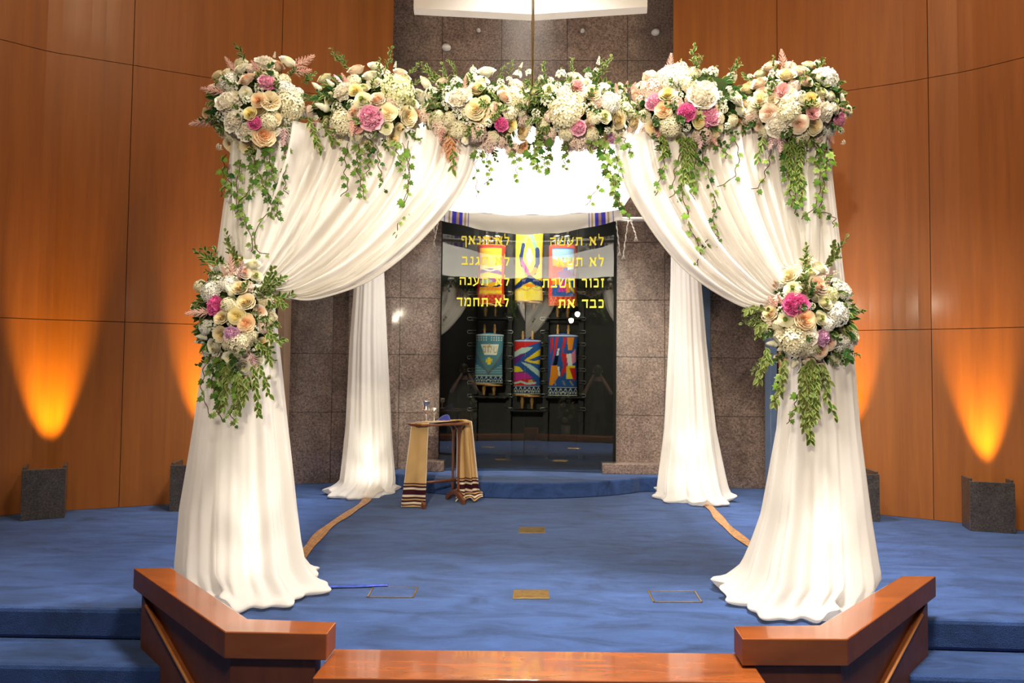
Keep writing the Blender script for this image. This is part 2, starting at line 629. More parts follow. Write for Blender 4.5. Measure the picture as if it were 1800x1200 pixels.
# ================================================================== THE ARK behind glass doors
mb = MB()
mb.box((-1.35, 8.75, .15), (1.25, 8.8, 3.2))
mb.box((-1.40, 7.52, .15), (-1.35, 8.8, 3.2))
mb.box((1.25, 7.56, .15), (1.30, 8.8, 3.2))
mb.box((-1.40, 7.56, 3.15), (1.30, 8.8, 3.2))
mb.box((-1.35, 7.62, .151), (1.25, 8.75, .16))
struct(mb.build('wall_ark', M['ark'], None, False), 'black inside of the ark behind the glass doors', 'wall')
lamp('ark_lamp', 'AREA', (-.1, 7.75, 3.0), (-.1, 8.5, 1.2), 34, (1, .93, .82), .9, shape='RECTANGLE', size_y=.12)

# Hebrew letters as stroke outlines, unit height; H thick bars, V thin uprights, D slanted strokes
def H_(a, b, y, t=.19): return [(a, y - t / 2), (b, y - t / 2), (b + .03, y + t / 2), (a + .03, y + t / 2)]
def V_(x, a, b, t=.135): return [(x - t / 2, a), (x + t / 2, a), (x + t / 2, b), (x - t / 2, b)]
def D_(x0, y0, x1, y1, t=.14):
    d = Vector((x1 - x0, y1 - y0)).normalized()
    n = Vector((-d.y, d.x)) * t / 2
    return [(x0 - n.x, y0 - n.y), (x1 - n.x, y1 - n.y), (x1 + n.x, y1 + n.y), (x0 + n.x, y0 + n.y)]


GLYPH = {
    'ל': (.72, [V_(.10, .86, 1.36, .10), H_(.05, .62, .88), D_(.60, .86, .34, .0, .16)]),
    'א': (.88, [D_(.10, .98, .80, .04, .21), D_(.74, 1.0, .66, .42, .14), D_(.22, .62, .16, .05, .14), H_(.02, .26, .08), H_(.62, .84, .92)]),
    'ת': (.86, [H_(.06, .78, .88), V_(.74, 0, .90), V_(.22, .06, .86), H_(.0, .26, .09)]),
    'נ': (.50, [H_(.10, .42, .88), V_(.40, .06, .90), H_(0, .46, .10)]),
    'ף': (.74, [H_(.08, .66, .88), V_(.64, -.34, .90), V_(.13, .52, .88), H_(.13, .36, .52, .16)]),
    'ג': (.56, [H_(.14, .42, .88), D_(.40, .90, .48, 0, .14), D_(.42, .36, .06, .03, .17)]),
    'ב': (.76, [H_(.05, .60, .88), V_(.60, .06, .90), H_(0, .74, .10)]),
    'ע': (.76, [D_(.12, .98, .30, .34), D_(.66, .98, .56, .30), D_(.60, .34, .02, -.10, .17), H_(.02, .2, .92, .14), H_(.56, .74, .92, .14)]),
    'ה': (.80, [H_(.04, .74, .88), V_(.70, 0, .90), V_(.17, 0, .60)]),
    'ח': (.82, [H_(.04, .76, .88), V_(.70, 0, .90), V_(.17, 0, .88)]),
    'מ': (.88, [D_(.06, .98, .28, .68), D_(.24, .74, .10, 0, .14), H_(.32, .74, .88), V_(.76, .06, .90), H_(.38, .80, .09)]),
    'ם': (.82, [H_(.06, .74, .88), V_(.72, .04, .90), V_(.15, .04, .90), H_(.10, .74, .09)]),
    'ד': (.74, [H_(.03, .72, .88), V_(.60, 0, .90)]),
    'ש': (.98, [D_(.10, .96, .22, .05), D_(.50, .96, .26, .30), D_(.90, .96, .78, .08), H_(.16, .80, .08), H_(.02, .2, .92, .14), H_(.42, .6, .92, .14), H_(.8, .98, .92, .14)]),
    'ז': (.42, [H_(.04, .38, .88), V_(.23, 0, .88)]),
    'כ': (.70, [H_(.05, .52, .88), V_(.56, .12, .86), H_(.05, .58, .10)]),
    'ו': (.36, [H_(.05, .28, .88), V_(.26, 0, .90)]),
    'ר': (.70, [H_(.03, .56, .88), V_(.58, 0, .88)]),
    ' ': (.42, []),
}


def hebrew(text):
    """polygons of a line laid out right to left, and its width"""
    out, x = [], 0
    for ch in text:
        w, polys = GLYPH[ch]
        x -= w
        for p in polys:
            out.append([(a + x, b) for a, b in p])
        x -= .17
    return out, -x - .17


SEAM = at(923, 600, 7.47)
GL = at(775, 600, 7.385)
GR = at(1079, 600, 7.39)


def glass_door(nm, a, b, label, lines):
    d = Vector((b.x - a.x, b.y - a.y, 0))
    ln = d.length
    d.normalize()
    n = Vector((d.y, -d.x, 0))
    base = Vector((a.x, a.y, .155))
    mb = MB()
    p = [base + d * .004, base + d * (ln - .004)]
    q = [p[1] - n * .012, p[0] - n * .012]
    mb.prism([(v.x, v.y) for v in p + q], .155, 3.18)
    o = mb.build(nm, M['glass'], None, False)
    struct(o, label, 'door')
    for text, x0, x1, y0, y1 in lines:
        polys, w = hebrew(text)
        # the line sits on the door plane: meet the sight line with that plane
        def meet(px, py):
            r = ray(px, py)
            t = (base - CAM).dot(n) / r.dot(n)
            return CAM + r * t
        pr, pl = meet(x1, y1), meet(x0, y1)
        top = meet(x1, y0)
        sx = (pr - pl).length / w
        sy = (top.z - pr.z)
        mb = MB()
        for pg in polys:
            k = len(mb.v)
            m_ = len(pg)
            for zz in (.0035, .0005):
                for (u, v) in pg:
                    mb.vert(pr + d * (u * sx) + Vector((0, 0, v * sy)) + n * zz)
            mb.face([k + i for i in range(m_)])
            for i in range(m_):
                j = (i + 1) % m_
                mb.face((k + i, k + m_ + i, k + m_ + j, k + j))
        L = mb.build('lettering', M['lemon'], o, False)
        L['label'] = 'yellow Hebrew letters reading ' + text
    return o


d1 = glass_door('door_1', Vector((GL.x, GL.y, 0)), Vector((SEAM.x, SEAM.y, 0)), 'left glass door of the ark with yellow Hebrew lettering',
           [('לא תנאף', 810, 896, 416, 431), ('לא תגנב', 811, 896, 452, 467), ('לא תענה', 807, 896, 488, 502), ('לא תחמד', 802, 895, 524, 539)])
d2 = glass_door('door_2', Vector((SEAM.x, SEAM.y, 0)), Vector((GR.x, GR.y, 0)), 'right glass door of the ark with yellow Hebrew lettering',
           [('לא תעשה', 966, 1062, 416, 431), ('לא תשא', 979, 1062, 452, 468), ('זכור השבת', 953, 1062, 489, 505), ('כבד את', 981, 1062, 526, 541)])


# ---- scroll rack
YK = 8.35
rack = thing('scroll_rack', 'dark rack with pale slotted brackets behind the glass doors', 'rack', at(925, 800, YK + .1))
rack.location.z = .16
for px in (834, 894, 959, 1021):
    mb = MB()
    p = at(px, 700, YK + .12)
    mb.box((p.x - .03, YK + .12, .16), (p.x + .03, YK + .15, 2.9))
    mb.build('upright', M['ark'], rack, False)
for py in (515, 560, 583, 605, 628, 650, 672, 695, 719):
    for px, m_ in ((830, 0), (893, 1), (958, 0), (1021, 1)):
        p = at(px, py, YK + .06)
        w, h, r = .05, .017, .0045
        mb = MB()
        s = 1 if m_ == 0 else -1
        pts = [(p.x + w * s, p.z + h), (p.x - w * s, p.z + h), (p.x - w * s * 1.15, p.z), (p.x - w * s, p.z - h), (p.x + w * s, p.z - h)]
        mb.tube([(a, YK + .06, b) for a, b in pts], r, 6)
        mb.tube([(p.x, YK + .06, p.z), (p.x, YK + .12, p.z)], .004, 6)
        mb.build('bracket', M['steel'], rack)
for px0, px1, py in ((833, 893, 560), (958, 1022, 560), (833, 893, 695), (895, 955, 719), (958, 1022, 696)):
    a, b = at(px0, py, YK), at(px1, py, YK)
    mb = MB()
    mb.box((a.x, YK - .16, a.z - .012), (b.x, YK + .119, a.z))
    mb.build('shelf', M['ark'], rack, False)


# ---- torah scrolls
def inside(poly, x, y):
    c = False
    n = len(poly)
    for i in range(n):
        x0, y0 = poly[i]
        x1, y1 = poly[i - 1]
        if (y0 > y) != (y1 > y) and x < (x1 - x0) * (y - y0) / (y1 - y0) + x0:
            c = not c
    return c


def segd(x, y, pts):
    best = 9
    for (x0, y0), (x1, y1) in zip(pts, pts[1:]):
        dx, dy = x1 - x0, y1 - y0
        t = max(0, min(1, ((x - x0) * dx + (y - y0) * dy) / (dx * dx + dy * dy + 1e-9)))
        best = min(best, sqrt((x - x0 - t * dx) ** 2 + ((y - y0 - t * dy) * 1.9) ** 2))
    return best


RED, ORA, YEL, NAV, BLU, TEA, PAL, PUR, MAG, GRN, WHI, BLK, SKY, GOL, PNK = (
    (.62, .03, .025), (.80, .26, .02), (.85, .62, .03), (.012, .03, .12), (.03, .10, .33), (.06, .17, .25), (.50, .68, .58), (.16, .03, .20),
    (.55, .04, .28), (.25, .45, .10), (.80, .78, .70), (.01, .01, .012), (.28, .48, .66), (.60, .40, .10), (.75, .25, .35))


def band(lo, hi, base, ink, n=6):
    """embroidered border: pointed arches in a row"""
    def f(x, y):
        if not lo <= y <= hi:
            return None
        v = (y - lo) / (hi - lo)
        if v < .09 or v > .91:
            return ink
        u = (x * n) % 1
        a = abs(u - .5) * 2
        r = v - (.82 - .62 * a ** 1.4)
        if abs(r) < .10 or (a < .35 and abs(v - .38 + a * .3) < .12):
            return ink
        return base
    return f


PAINT = {
    'blue_shalom': (TEA, [
        ('p', (.10, .26, .30), [(0, .62), (.5, .2), (1, .62), (1, 1), (0, 1)]),
        ('st', (.30, .50, .50), (.06, .17, .25), [(0, .16), (1, .16), (1, .40), (.62, .26), (.5, .17), (.38, .26), (0, .40)]),
        ('s', (.25, .14, .07), .018, [(.02, .62), (.5, .20), (.98, .62)]),
        ('d', WHI, .86, .97, 11), ('p', WHI, [(.20, .80), (.86, .80), (.78, .58), (.34, .58)]),
        ('t', 'שלום', GOL, .27, .80, .62, .76),
        ('p', YEL, [(.47, .38), (.56, .38), (.60, .48), (.54, .53), (.48, .53), (.43, .46)]), ('s', YEL, .012, [(.40, .42), (.42, .5)]), ('s', YEL, .012, [(.63, .42), (.61, .5)]),
        ('s', WHI, .02, [(0, .985), (1, .985)])], band(0, .155, NAV, (.45, .55, .45))),
    'rainbow_waves': (BLU, [
        ('p', RED, [(0, .97), (1, .97), (.6, .90), (.3, .84), (0, .78)]), ('p', PAL, [(0, .78), (.3, .86), (.72, .87), (.55, .80), (.25, .72), (0, .68)]),
        ('p', PUR, [(0, .68), (.25, .74), (.42, .76), (.2, .62), (0, .54)]), ('p', YEL, [(1, .84), (.7, .74), (.38, .62), (.62, .58), (1, .55)]),
        ('p', BLU, [(1, .72), (.75, .67), (.55, .63), (.75, .61), (1, .64)]), ('p', PAL, [(.24, .60), (.6, .46), (1, .30), (1, .42), (.62, .55)]),
        ('p', YEL, [(0, .52), (.2, .50), (.36, .42), (0, .40)]), ('p', MAG, [(0, .40), (.45, .40), (.7, .30), (.3, .27), (0, .24)]),
        ('p', RED, [(0, .24), (.4, .28), (.75, .27), (.82, .17), (0, .15)]), ('p', GOL, [(.55, .26), (.7, .27), (.72, .20), (.56, .19)]),
        ('s', PAL, .035, [(.05, .20), (.25, .23), (.5, .19), (.8, .21)]), ('s', WHI, .02, [(0, .985), (1, .985)])], band(0, .15, NAV, (.55, .58, .45))),
    'flame_shapes': (BLU, [
        ('p', RED, [(.05, .95), (.16, .95), (.14, .80), (.04, .68)]), ('p', RED, [(.26, .96), (.34, .96), (.28, .78), (.12, .58), (.04, .42)]),
        ('p', RED, [(.50, .96), (.62, .96), (.52, .78), (.42, .62), (.46, .80)]), ('p', ORA, [(.62, .96), (.88, .96), (.80, .75), (.66, .75)]),
        ('p', WHI, [(.32, .78), (.37, .78), (.30, .55), (.10, .42), (.22, .56)]), ('p', BLK, [(.22, .66), (.34, .66), (.30, .52), (.10, .44)]),
        ('p', ORA, [(.08, .50), (.30, .50), (.36, .34), (.14, .17), (.04, .17)]), ('p', WHI, [(.30, .48), (.36, .48), (.40, .32), (.34, .32)]),
        ('p', RED, [(.42, .70), (.62, .70), (.60, .40), (.40, .30), (.50, .50)]), ('p', PNK, [(.72, .66), (.94, .78), (.95, .56), (.80, .52)]),
        ('p', WHI, [(.60, .68), (.76, .70), (.82, .48), (.66, .48)]), ('p', YEL, [(.62, .50), (.92, .50), (.88, .28), (.60, .28)]),
        ('p', RED, [(.70, .46), (.92, .46), (.95, .30), (.86, .24)]), ('s', (.30, .28, .14), .03, [(.2, .24), (.24, .18)]), ('s', (.30, .28, .14), .03, [(.5, .24), (.56, .18)]), ('s', (.30, .28, .14), .03, [(.74, .24), (.82, .18)]),
        ('s', WHI, .02, [(0, .985), (1, .985)])], band(0, .14, NAV, (.55, .58, .45))),
    'orange_hills': ((.85, .42, .03), [
        ('p', (.86, .70, .25), [(.1, .66), (.5, .62), (.9, .66), (.9, .60), (.1, .60)]), ('p', PUR, [(.08, .56), (.5, .60), (.92, .54), (.92, .48), (.4, .53), (.08, .50)]),
        ('p', YEL, [(.08, .50), (.4, .53), (.92, .46), (.92, .42), (.08, .45)]), ('p', (.55, .16, .40), [(.08, .45), (.6, .42), (.92, .40), (.92, .35), (.08, .38)]),
        ('p', PAL, [(.08, .38), (.4, .42), (.6, .38), (.4, .33), (.08, .34)]), ('p', NAV, [(.08, .33), (.5, .27), (.92, .34), (.92, .30), (.5, .24), (.08, .28)]),
        ('p', ORA, [(.08, .28), (.92, .28), (.92, .22), (.08, .22)]), ('p', YEL, [(.08, .22), (.6, .20), (.92, .22), (.92, .18), (.08, .18)]),
        ('s', (.85, .80, .55), .018, [(.08, .60), (.5, .55), (.92, .60)]),
        ('s', RED, .055, [(.05, 0), (.05, .97), (.95, .97), (.95, 0)])], band(0, .155, RED, (.70, .18, .05))),
    'yellow_ribbon': ((.84, .66, .05), [
        ('s', GRN, .075, [(.5, .92), (.30, .75), (.20, .55), (.30, .40), (.5, .30), (.75, .20)]), ('s', NAV, .08, [(.28, .72), (.20, .58), (.24, .48)]),
        ('s', (.15, .30, .20), .075, [(.5, .92), (.68, .76), (.80, .62)]), ('s', NAV, .085, [(.80, .66), (.80, .50), (.70, .38)]), ('s', MAG, .075, [(.26, .50), (.40, .40), (.56, .30)]),
        ('s', ORA, .07, [(.72, .40), (.5, .30), (.3, .22)]), ('s', NAV, .08, [(.5, .28), (.25, .24), (.06, .17)]), ('s', NAV, .08, [(.52, .30), (.75, .24), (.95, .22)]),
        ('p', ORA, [(.25, .19), (.5, .23), (.8, .19), (.6, .17)]), ('p', (.75, .72, .35), [(.36, .60), (.5, .72), (.66, .58), (.5, .42)]),
        ('s', GOL, .02, [(0, .13), (.2, .16), (.4, .13), (.6, .16), (.8, .13), (1, .16)])], None),
    'red_frame': (BLU, [
        ('p', SKY, [(.1, .92), (.9, .92), (.9, .74), (.5, .70), (.1, .78)]), ('p', ORA, [(.1, .78), (.5, .70), (.9, .74), (.9, .62), (.1, .62)]),
        ('p', RED, [(.1, .66), (.5, .62), (.6, .48), (.1, .44)]), ('p', WHI, [(.62, .68), (.88, .70), (.88, .60), (.66, .58)]),
        ('p', (.20, .06, .25), [(.30, .55), (.5, .58), (.82, .56), (.9, .48), (.6, .44), (.34, .46)]), ('p', ORA, [(.1, .44), (.4, .46), (.42, .34), (.1, .32)]),
        ('p', MAG, [(.40, .40), (.62, .42), (.60, .22), (.30, .22)]), ('p', BLU, [(.1, .34), (.32, .34), (.26, .20), (.1, .20)]),
        ('s', YEL, .05, [(.70, .42), (.74, .30), (.90, .22)]), ('p', ORA, [(.60, .36), (.70, .36), (.74, .22), (.60, .20)]),
        ('s', (.72, .07, .05), .06, [(.05, 0), (.05, .97), (.95, .97), (.95, 0)])], band(0, .15, RED, (.75, .25, .08))),
}


def paint(key, x, y):
    base, ops, bd = PAINT[key]
    if bd:
        c = bd(x, y)
        if c:
            return c
    c = base
    for op in ops:
        k = op[0]
        if k == 'p' and inside(op[2], x, y):
            c = op[1]
        elif k == 'st' and inside(op[3], x, y):
            c = op[1] if int(y * 60) % 2 else op[2]
        elif k == 's' and segd(x, y, op[3]) < op[2]:
            c = op[1]
        elif k == 'd' and op[2] < y < op[3]:
            u, v = (x * op[4]) % 1, ((y - op[2]) * op[4] * 2) % 1
            if (u - .5) ** 2 + (v - .5) ** 2 < .06:
                c = op[1]
        elif k == 't':
            polys, w = hebrew(op[1])
            x0, x1, y0, y1 = op[3:]
            if x0 < x < x1:
                gx, gy = (x - x1) / (x1 - x0) * w, (y - y0) / (y1 - y0)
                if any(inside(pg, gx, gy) for pg in polys):
                    c = op[2]
    return c


def scroll(key, px0, px1, py0, py1, label, Y=8.2, top=18, bot=22, crown=False, disc=0, tilt=0.0):
    a, b = at((px0 + px1) / 2, py1, Y), at((px0 + px1) / 2, py0, Y)
    w = (at(px1, py1, Y) - at(px0, py1, Y)).length / 2
    h = b.z - a.z
    dep = w * .62
    t = thing('torah_scroll', label, 'torah scroll', (a.x, Y, a.z), 'torah scrolls in the ark')
    mb = MB()

    def pos(u, v):
        th = 2 * pi * u
        cx, sy = -cos(th), -sin(th)
        f = 1 + .03 * sin(3 * th + v * 4) - .03 * sin(pi * v)
        x = w * (abs(cx) ** .75) * (1 if cx > 0 else -1) * f
        y = dep * (abs(sy) ** .8) * (1 if sy > 0 else -1) * f
        return (a.x + x + tilt * v * h, Y + y, a.z + v * h)

    def colr(u, v):
        th = 2 * pi * u
        cx = -cos(th)
        x = .5 + .5 * (abs(cx) ** .75) * (1 if cx > 0 else -1)
        return paint(key, x, v)
    mb.grid(pos, 150, 110, 0, True, colr)
    k = len(mb.v)
    mb.grid(lambda u, v: (a.x + tilt * h + (pos(u, 1)[0] - a.x - tilt * h) * (1 - v), Y + (pos(u, 1)[1] - Y) * (1 - v), a.z + h + .02 * v), 60, 3, 0, True, lambda u, v: PAINT[key][0])
    mb.build('mantle', M['painted'], t)
    pxm = 1250 / Y
    for s in (-1, 1):
        xx = a.x + s * w * .36
        if top:
            hh = top / pxm
            mb = MB()
            mb.lathe([(.013, 0), (.017, .12 * hh), (.011, .2 * hh), (.018, .45 * hh), (.011, .75 * hh), (.014, .85 * hh), (.004, hh)], (xx + tilt * h, Y, a.z + h + .005), 12)
            fin = mb.build('finial', M['silver'] if crown else M['roller'], t)
            if crown:
                mb = MB()
                zz = a.z + h + hh
                mb.lathe([(.006, 0), (.05, .01), (.06, .04), (.055, .05), (.03, .055), (.028, .09), (.006, .11)], (xx + tilt * h, Y, zz), 16)
                for i in range(8):
                    an = 2 * pi * i / 8
                    mb.lathe([(.002, .03), (.009, .038), (.009, .05), (.002, .058)], (xx + tilt * h + .058 * cos(an), Y + .058 * sin(an), zz - .06), 8)
                mb.build('bell_crown', M['silver'], fin)
        if bot:
            hh = bot / pxm
            mb = MB()
            mb.lathe([(.014, -hh), (.019, -.92 * hh), (.015, -.8 * hh), (.024, -.5 * hh), (.015, -.2 * hh), (.018, 0)], (xx, Y, a.z), 12)
            mb.build('handle', M['roller'], t)
        if disc:
            mb = MB()
            mb.lathe([(.02, -.022), (.115, -.02), (.12, -.012), (.115, -.002), (.02, 0)], (xx - .02 * s, Y, a.z - .002 - .012 * (s > 0)), 28)
            mb.build('roller_disc', M['roller'], t)
    return t


scroll('orange_hills', 838, 887, 432, 534, 'torah scroll in orange wave-striped mantle with silver bell finials', 8.2, 10, 22, True, 1)
scroll('yellow_ribbon', 905, 954, 398, 529, 'torah scroll in yellow mantle with a looped ribbon design', 8.2, 16, 14, False, 1)
scroll('red_frame', 964, 1014, 432, 538, 'torah scroll in red-bordered mantle with pale blue top', 8.2, 10, 20, True, 0)
scroll('blue_shalom', 835, 884, 588, 673, 'torah scroll in teal mantle with a cream lettered plate', 8.2, 18, 21, False, 1)
scroll('rainbow_waves', 903, 950, 598, 692, 'torah scroll in mantle of red yellow and blue waves', 8.2, 16, 26, False, 1)
scroll('flame_shapes', 963, 1015, 589, 695, 'torah scroll in blue mantle with flame-like patches and pink corner', 8.2, 18, 2, False, 0)

# ================================================================== CANOPY FRAME
YF, YB = 3.84, 6.82
XFL, XFR, XBL, XBR = -1.52, 1.50, -1.57, 1.47
ZT = 2.60
fr = thing('canopy_frame', 'white pipe frame of the wedding canopy inside the sheer drapes', 'frame', (-.03, 5.3, 0))
for x, y in ((XFL, YF), (XFR, YF), (XBL, YB), (XBR, YB)):
    mb = MB()
    mb.tube([(x, y, .012), (x, y, ZT + (.06 if y > 5 else 0))], .022, 12)
    mb.build('pole', M['white_metal'], fr)
    mb = MB()
    mb.box((x - .15, y - .15, 0), (x + .15, y + .15, .012))
    mb.build('base_plate', M['white_metal'], fr, False)
for a, b in (((XFL, YF), (XFR, YF)), ((XBL, YB), (XBR, YB)), ((XFL, YF), (XBL, YB)), ((XFR, YF), (XBR, YB))):
    mb = MB()
    mb.tube([(*a, ZT + (.06 if a[1] > 5 else 0)), (*b, ZT + (.06 if b[1] > 5 else 0))], .022, 12)
    mb.build('crossbar', M['white_metal'], fr)


# ================================================================== DRAPES
def noise1(x, seed=0):
    return (sin(x * 1.7 + seed) + sin(x * 3.1 + seed * 2.3) * .6 + sin(x * 5.3 + seed * 4.1) * .35) / 1.95


def column(mb, tab, Y, pxm, seed, nfold=9, ytop=2.62):
    """closed pleated tube of cloth; tab = [(z, centre px, half width px)], falling to a puddle on the floor"""
    rnd = random.Random(seed)
    ph = [rnd.uniform(0, 6.28) for _ in range(8)]
    NU, NV = 200, 90
    zt = tab[-1][0]

    def pos(u, v):
        th = 2 * pi * u
        if v > .14:
            z = .055 + (zt - .055) * ((v - .14) / .86) ** 1.0
            c, hw = hermite(tab, z)
            roll_ = 0
        else:
            w = v / .14                        # rolled hem of the puddle
            z = .006 + .049 * w ** 1.3
            c, hw = hermite(tab, .055)
            c0, hw0 = hermite(tab, 0.0)
            bulge = sin(pi * min(1, w * .9 + .1)) ** .7
            hw = hw0 * .82 + (hw - hw0 * .82) * w + 24 * bulge * pxm / 329
            c = c0 + (c - c0) * w
        zz = max(0, z)
        x0 = at(c, 650, Y).x
        r = hw / pxm
        low = exp(-zz * 1.1)
        fold = sin(nfold * th + ph[0] + .6 * sin(zz * 1.3 + ph[1])) + .55 * sin((2 * nfold + 3) * th + ph[2] + .5 * zz) + .35 * sin((nfold - 4) * th + ph[3] - zz)
        amp = .042 + .050 * low
        f = 1 + amp * fold
        flare = exp(-zz * 9) * (.16 * noise1(th * 1.0 + ph[4], seed) + .05 * noise1(3 * th, seed + 3))
        rr = r * (f + flare)
        ry = rr * (.82 + .28 * exp(-zz * 7))
        zo = exp(-zz * 10) * .075 * max(0, noise1(th * 2.0 + ph[5], seed)) * (1 if v > .05 else v / .05)
        tw = .10 * sin(zz * 1.1 + ph[6]) * .5
        return (x0 + rr * cos(th + tw), Y + ry * sin(th + tw), z + zo)
    mb.grid(pos, NU, NV, 0, True)


def at_list(pts, Y):
    return [at(x, y, Y) for x, y in pts]


FLT = [(0.0, 456, 106), (.055, 454, 104), (.14, 438, 100), (.44, 430, 92), (.9, 428, 75), (1.35, 426, 60), (1.66, 423, 49), (2.26, 432, 38), (2.62, 437, 35)]
FRT = [(0.0, 1394, 108), (.055, 1396, 106), (.14, 1419, 103), (.44, 1430, 84), (.9, 1436, 65), (1.35, 1436, 56), (1.66, 1430, 50), (2.26, 1424, 37), (2.62, 1420, 34)]
RLT = [(0.0, 640, 53), (.055, 641, 51), (.12, 650, 44), (.66, 650, 37), (1.48, 647, 31), (2.09, 647, 25), (2.62, 646, 22)]
RRT = [(0.0, 1217, 58), (.055, 1217, 58), (.12, 1215, 56), (.66, 1212, 42), (1.48, 1208, 31), (2.09, 1205, 25), (2.62, 1203, 22)]


def swag(mb, x0, x1, ytop, tie, inner, Y, seed, mirror=False):
    """sheet gathered from a wide top edge to a narrow tie; inner = free lower edge in pixels"""
    rnd = random.Random(seed)
    NU, NV = 150, 70
    S1 = [at(x, y, Y - .02) for x, y in inner]
    S1 = catmull(S1, NV)
    T0, T1 = at(x0, ytop, Y), S1[0]
    E0, E1 = at(tie[0][0], tie[0][1], Y - .02), S1[-1]
    ph = [rnd.uniform(0, 6.28) for _ in range(6)]
    dev = [S1[j] - S1[0].lerp(S1[-1], j / NV) for j in range(NV + 1)]

    def pos(u, v):
        j = min(NV, int(round(v * NV)))
        top = T0.lerp(T1, u)
        end = E0.lerp(E1, u)
        g = u ** 1.35
        p = top.lerp(end, v) + dev[j] * g
        k = 17 * u + .8 * noise1(u * 9, seed) + .25 * sin(v * 4 + ph[0])
        sp = (1 - v) * .026 + v * .014
        a = sp * (.55 + .45 * sin(pi * min(1, v * 1.1)) ) * (sin(2 * pi * k) + .55 * sin(2 * pi * k * 1.9 + ph[1] + v) + .4 * sin(2 * pi * k * .43 + ph[2]))
        bulge = -.10 * sin(pi * v) ** 1.2 * (.3 + .7 * u)
        # folds sit on the sheet: mostly towards the viewer, a little across
        return p + Vector((0, a * 1.6 + bulge, a * .22 * (1 - v)))
    mb.grid(pos, NU, NV)
    # narrow rolled hem along the free edge
    hem = [Vector(pos(1, j / NV)) for j in range(NV + 1)]
    mb.tube(hem, .006, 6)


def drape(name, label, tab, Y, pxm, seed, loc, swag_args=None):
    t = thing(name, label, 'drape', loc, 'sheer drapes of the canopy')
    mb = MB()
    column(mb, tab, Y, pxm, seed)
    mb.build('column_drape', M['sheer'], t)
    if swag_args:
        mb = MB()
        swag(mb, *swag_args)
        mb.build('swag', M['sheer'], t)
    return t


SW_L = (402, 842, 208, ((425, 505), (480, 505)),
        [(842, 232), (830, 295), (812, 337), (785, 378), (750, 420), (705, 462), (655, 496), (605, 516), (550, 528), (505, 522), (470, 512)], 3.74, 5)
SW_R = (1462, 1078, 214, ((1432, 525), (1385, 530)),
        [(1078, 236), (1091, 297), (1104, 338), (1130, 385), (1160, 430), (1196, 472), (1235, 503), (1275, 527), (1310, 541), (1345, 540), (1385, 530)], 3.76, 9)
drape('sheer_drape', 'white sheer drape tied back on the front left post', FLT, YF, 326, 11, (XFL, YF, 0), SW_L)
drape('sheer_drape', 'white sheer drape tied back on the front right post', FRT, YF, 326, 27, (XFR, YF, 0), SW_R)
drape('sheer_drape', 'white sheer drape falling straight round the rear left post, behind the shawl-covered table', RLT, YB, 183, 35, (XBL, YB, 0))
drape('sheer_drape', 'white sheer drape falling straight round the rear right post', RRT, YB, 183, 42, (XBR, YB, 0))
# up-lights standing inside the foot of each drape
for x, y, p in ((XFL + .02, YF - .12, 9), (XFR - .02, YF - .12, 9), (XBL + .02, YB - .09, 12), (XBR - .02, YB - .09, 12)):
    lamp('drape_uplight', 'SPOT', (x, y, .10), (x, y + .02, 2), p * 3.4, (1, .93, .80), .035, 52, .9)
    lamp('drape_uplight', 'POINT', (x, y, .20), (x, y, 2), p * .17, (1, .92, .80), .04)

# canopy cloth: a large striped prayer shawl
cx0, cx1 = -.96, .82
ZR = 2.735
tl = thing('prayer_shawl_canopy', 'white prayer shawl with blue and gold stripes stretched as canopy roof', 'canopy', (-.07, 5.3, 2.6))


def stripe(x):
    """stripe colours across the shawl, x in metres from its nearer short end"""
    for a, b, c in ((.080, .092, (.05, .05, .40)), (.124, .142, (.45, .30, .16)), (.158, .196, (.06, .05, .48)), (.196, .222, (.45, .30, .18)), (.222, .262, (.06, .05, .48)), (.276, .294, (.45, .30, .16)), (.306, .318, (.05, .05, .40))):
        if a <= x <= b:
            return c
    return (.84, .81, .74)


def can_col(u, v):
    w = (cx1 - cx0) * 1.0
    return stripe(min(u, 1 - u) * w)


mb = MB()


def can_pos(u, v):
    x = cx0 + (cx1 - cx0) * u
    y = 3.95 + (6.765 - 3.95) * v
    sag = .05 * sin(pi * u) + .07 * sin(pi * v) * sin(pi * u)
    return (x, y, 2.66 + (ZR - 2.66) * v - sag + .006 * sin(u * 26 + v * 7))


def flap_pos(u, v):
    x = cx0 + (cx1 - cx0) * u
    zt = ZR - .05 * sin(pi * u)
    drop = .085 + .10 * sin(pi * u) + .004 * sin(u * 30)
    return (x + .015 * (u - .5) * v, 6.765 + .015 * v - .008 * sin(pi * v) + .004 * sin(u * 40) * v, zt - drop * v)


mb.grid(can_pos, 60, 40, 0, False, lambda u, v: (.84, .81, .74))
mb.grid(flap_pos, 210, 8, 0, False, can_col)
mb.build('shawl_cloth', M['tallit'], tl)
for (x0, y0, x1, y1, Y) in ((770, 392, 763, 425, 6.78), (1083, 388, 1089, 440, 6.78), (1104, 388, 1096, 446, 6.60), (1108, 386, 1118, 414, 6.4)):
    a, b = at(x0, y0, Y), at(x1, y1, Y)
    mb = MB()
    pts = [a.lerp(b, i / 12) + Vector((.004 * sin(i * 2.1), 0, 0)) for i in range(13)]
    mb.tube(pts, [.004 + .004 * (i % 3 == 0) for i in range(13)], 6)
    for k in range(4):
        mb.tube([b, b + Vector((.012 * (k - 1.5), .006 * (k % 2), -.05))], .002, 4)
    mb.build('tassel', M['sheer'], tl)
mb = MB()
a = at(768, 386, 6.79)
mb.grid(lambda u, v: (a.x - .02 - .05 * u + .03 * v * u, 6.79 + .03 * u + .008 * sin(u * 9), a.z + .06 - (.20 - .05 * u) * v), 8, 10, 0, False, lambda u, v: (.84, .81, .74))
mb.build('hanging_corner', M['tallit'], tl)
mb = MB()
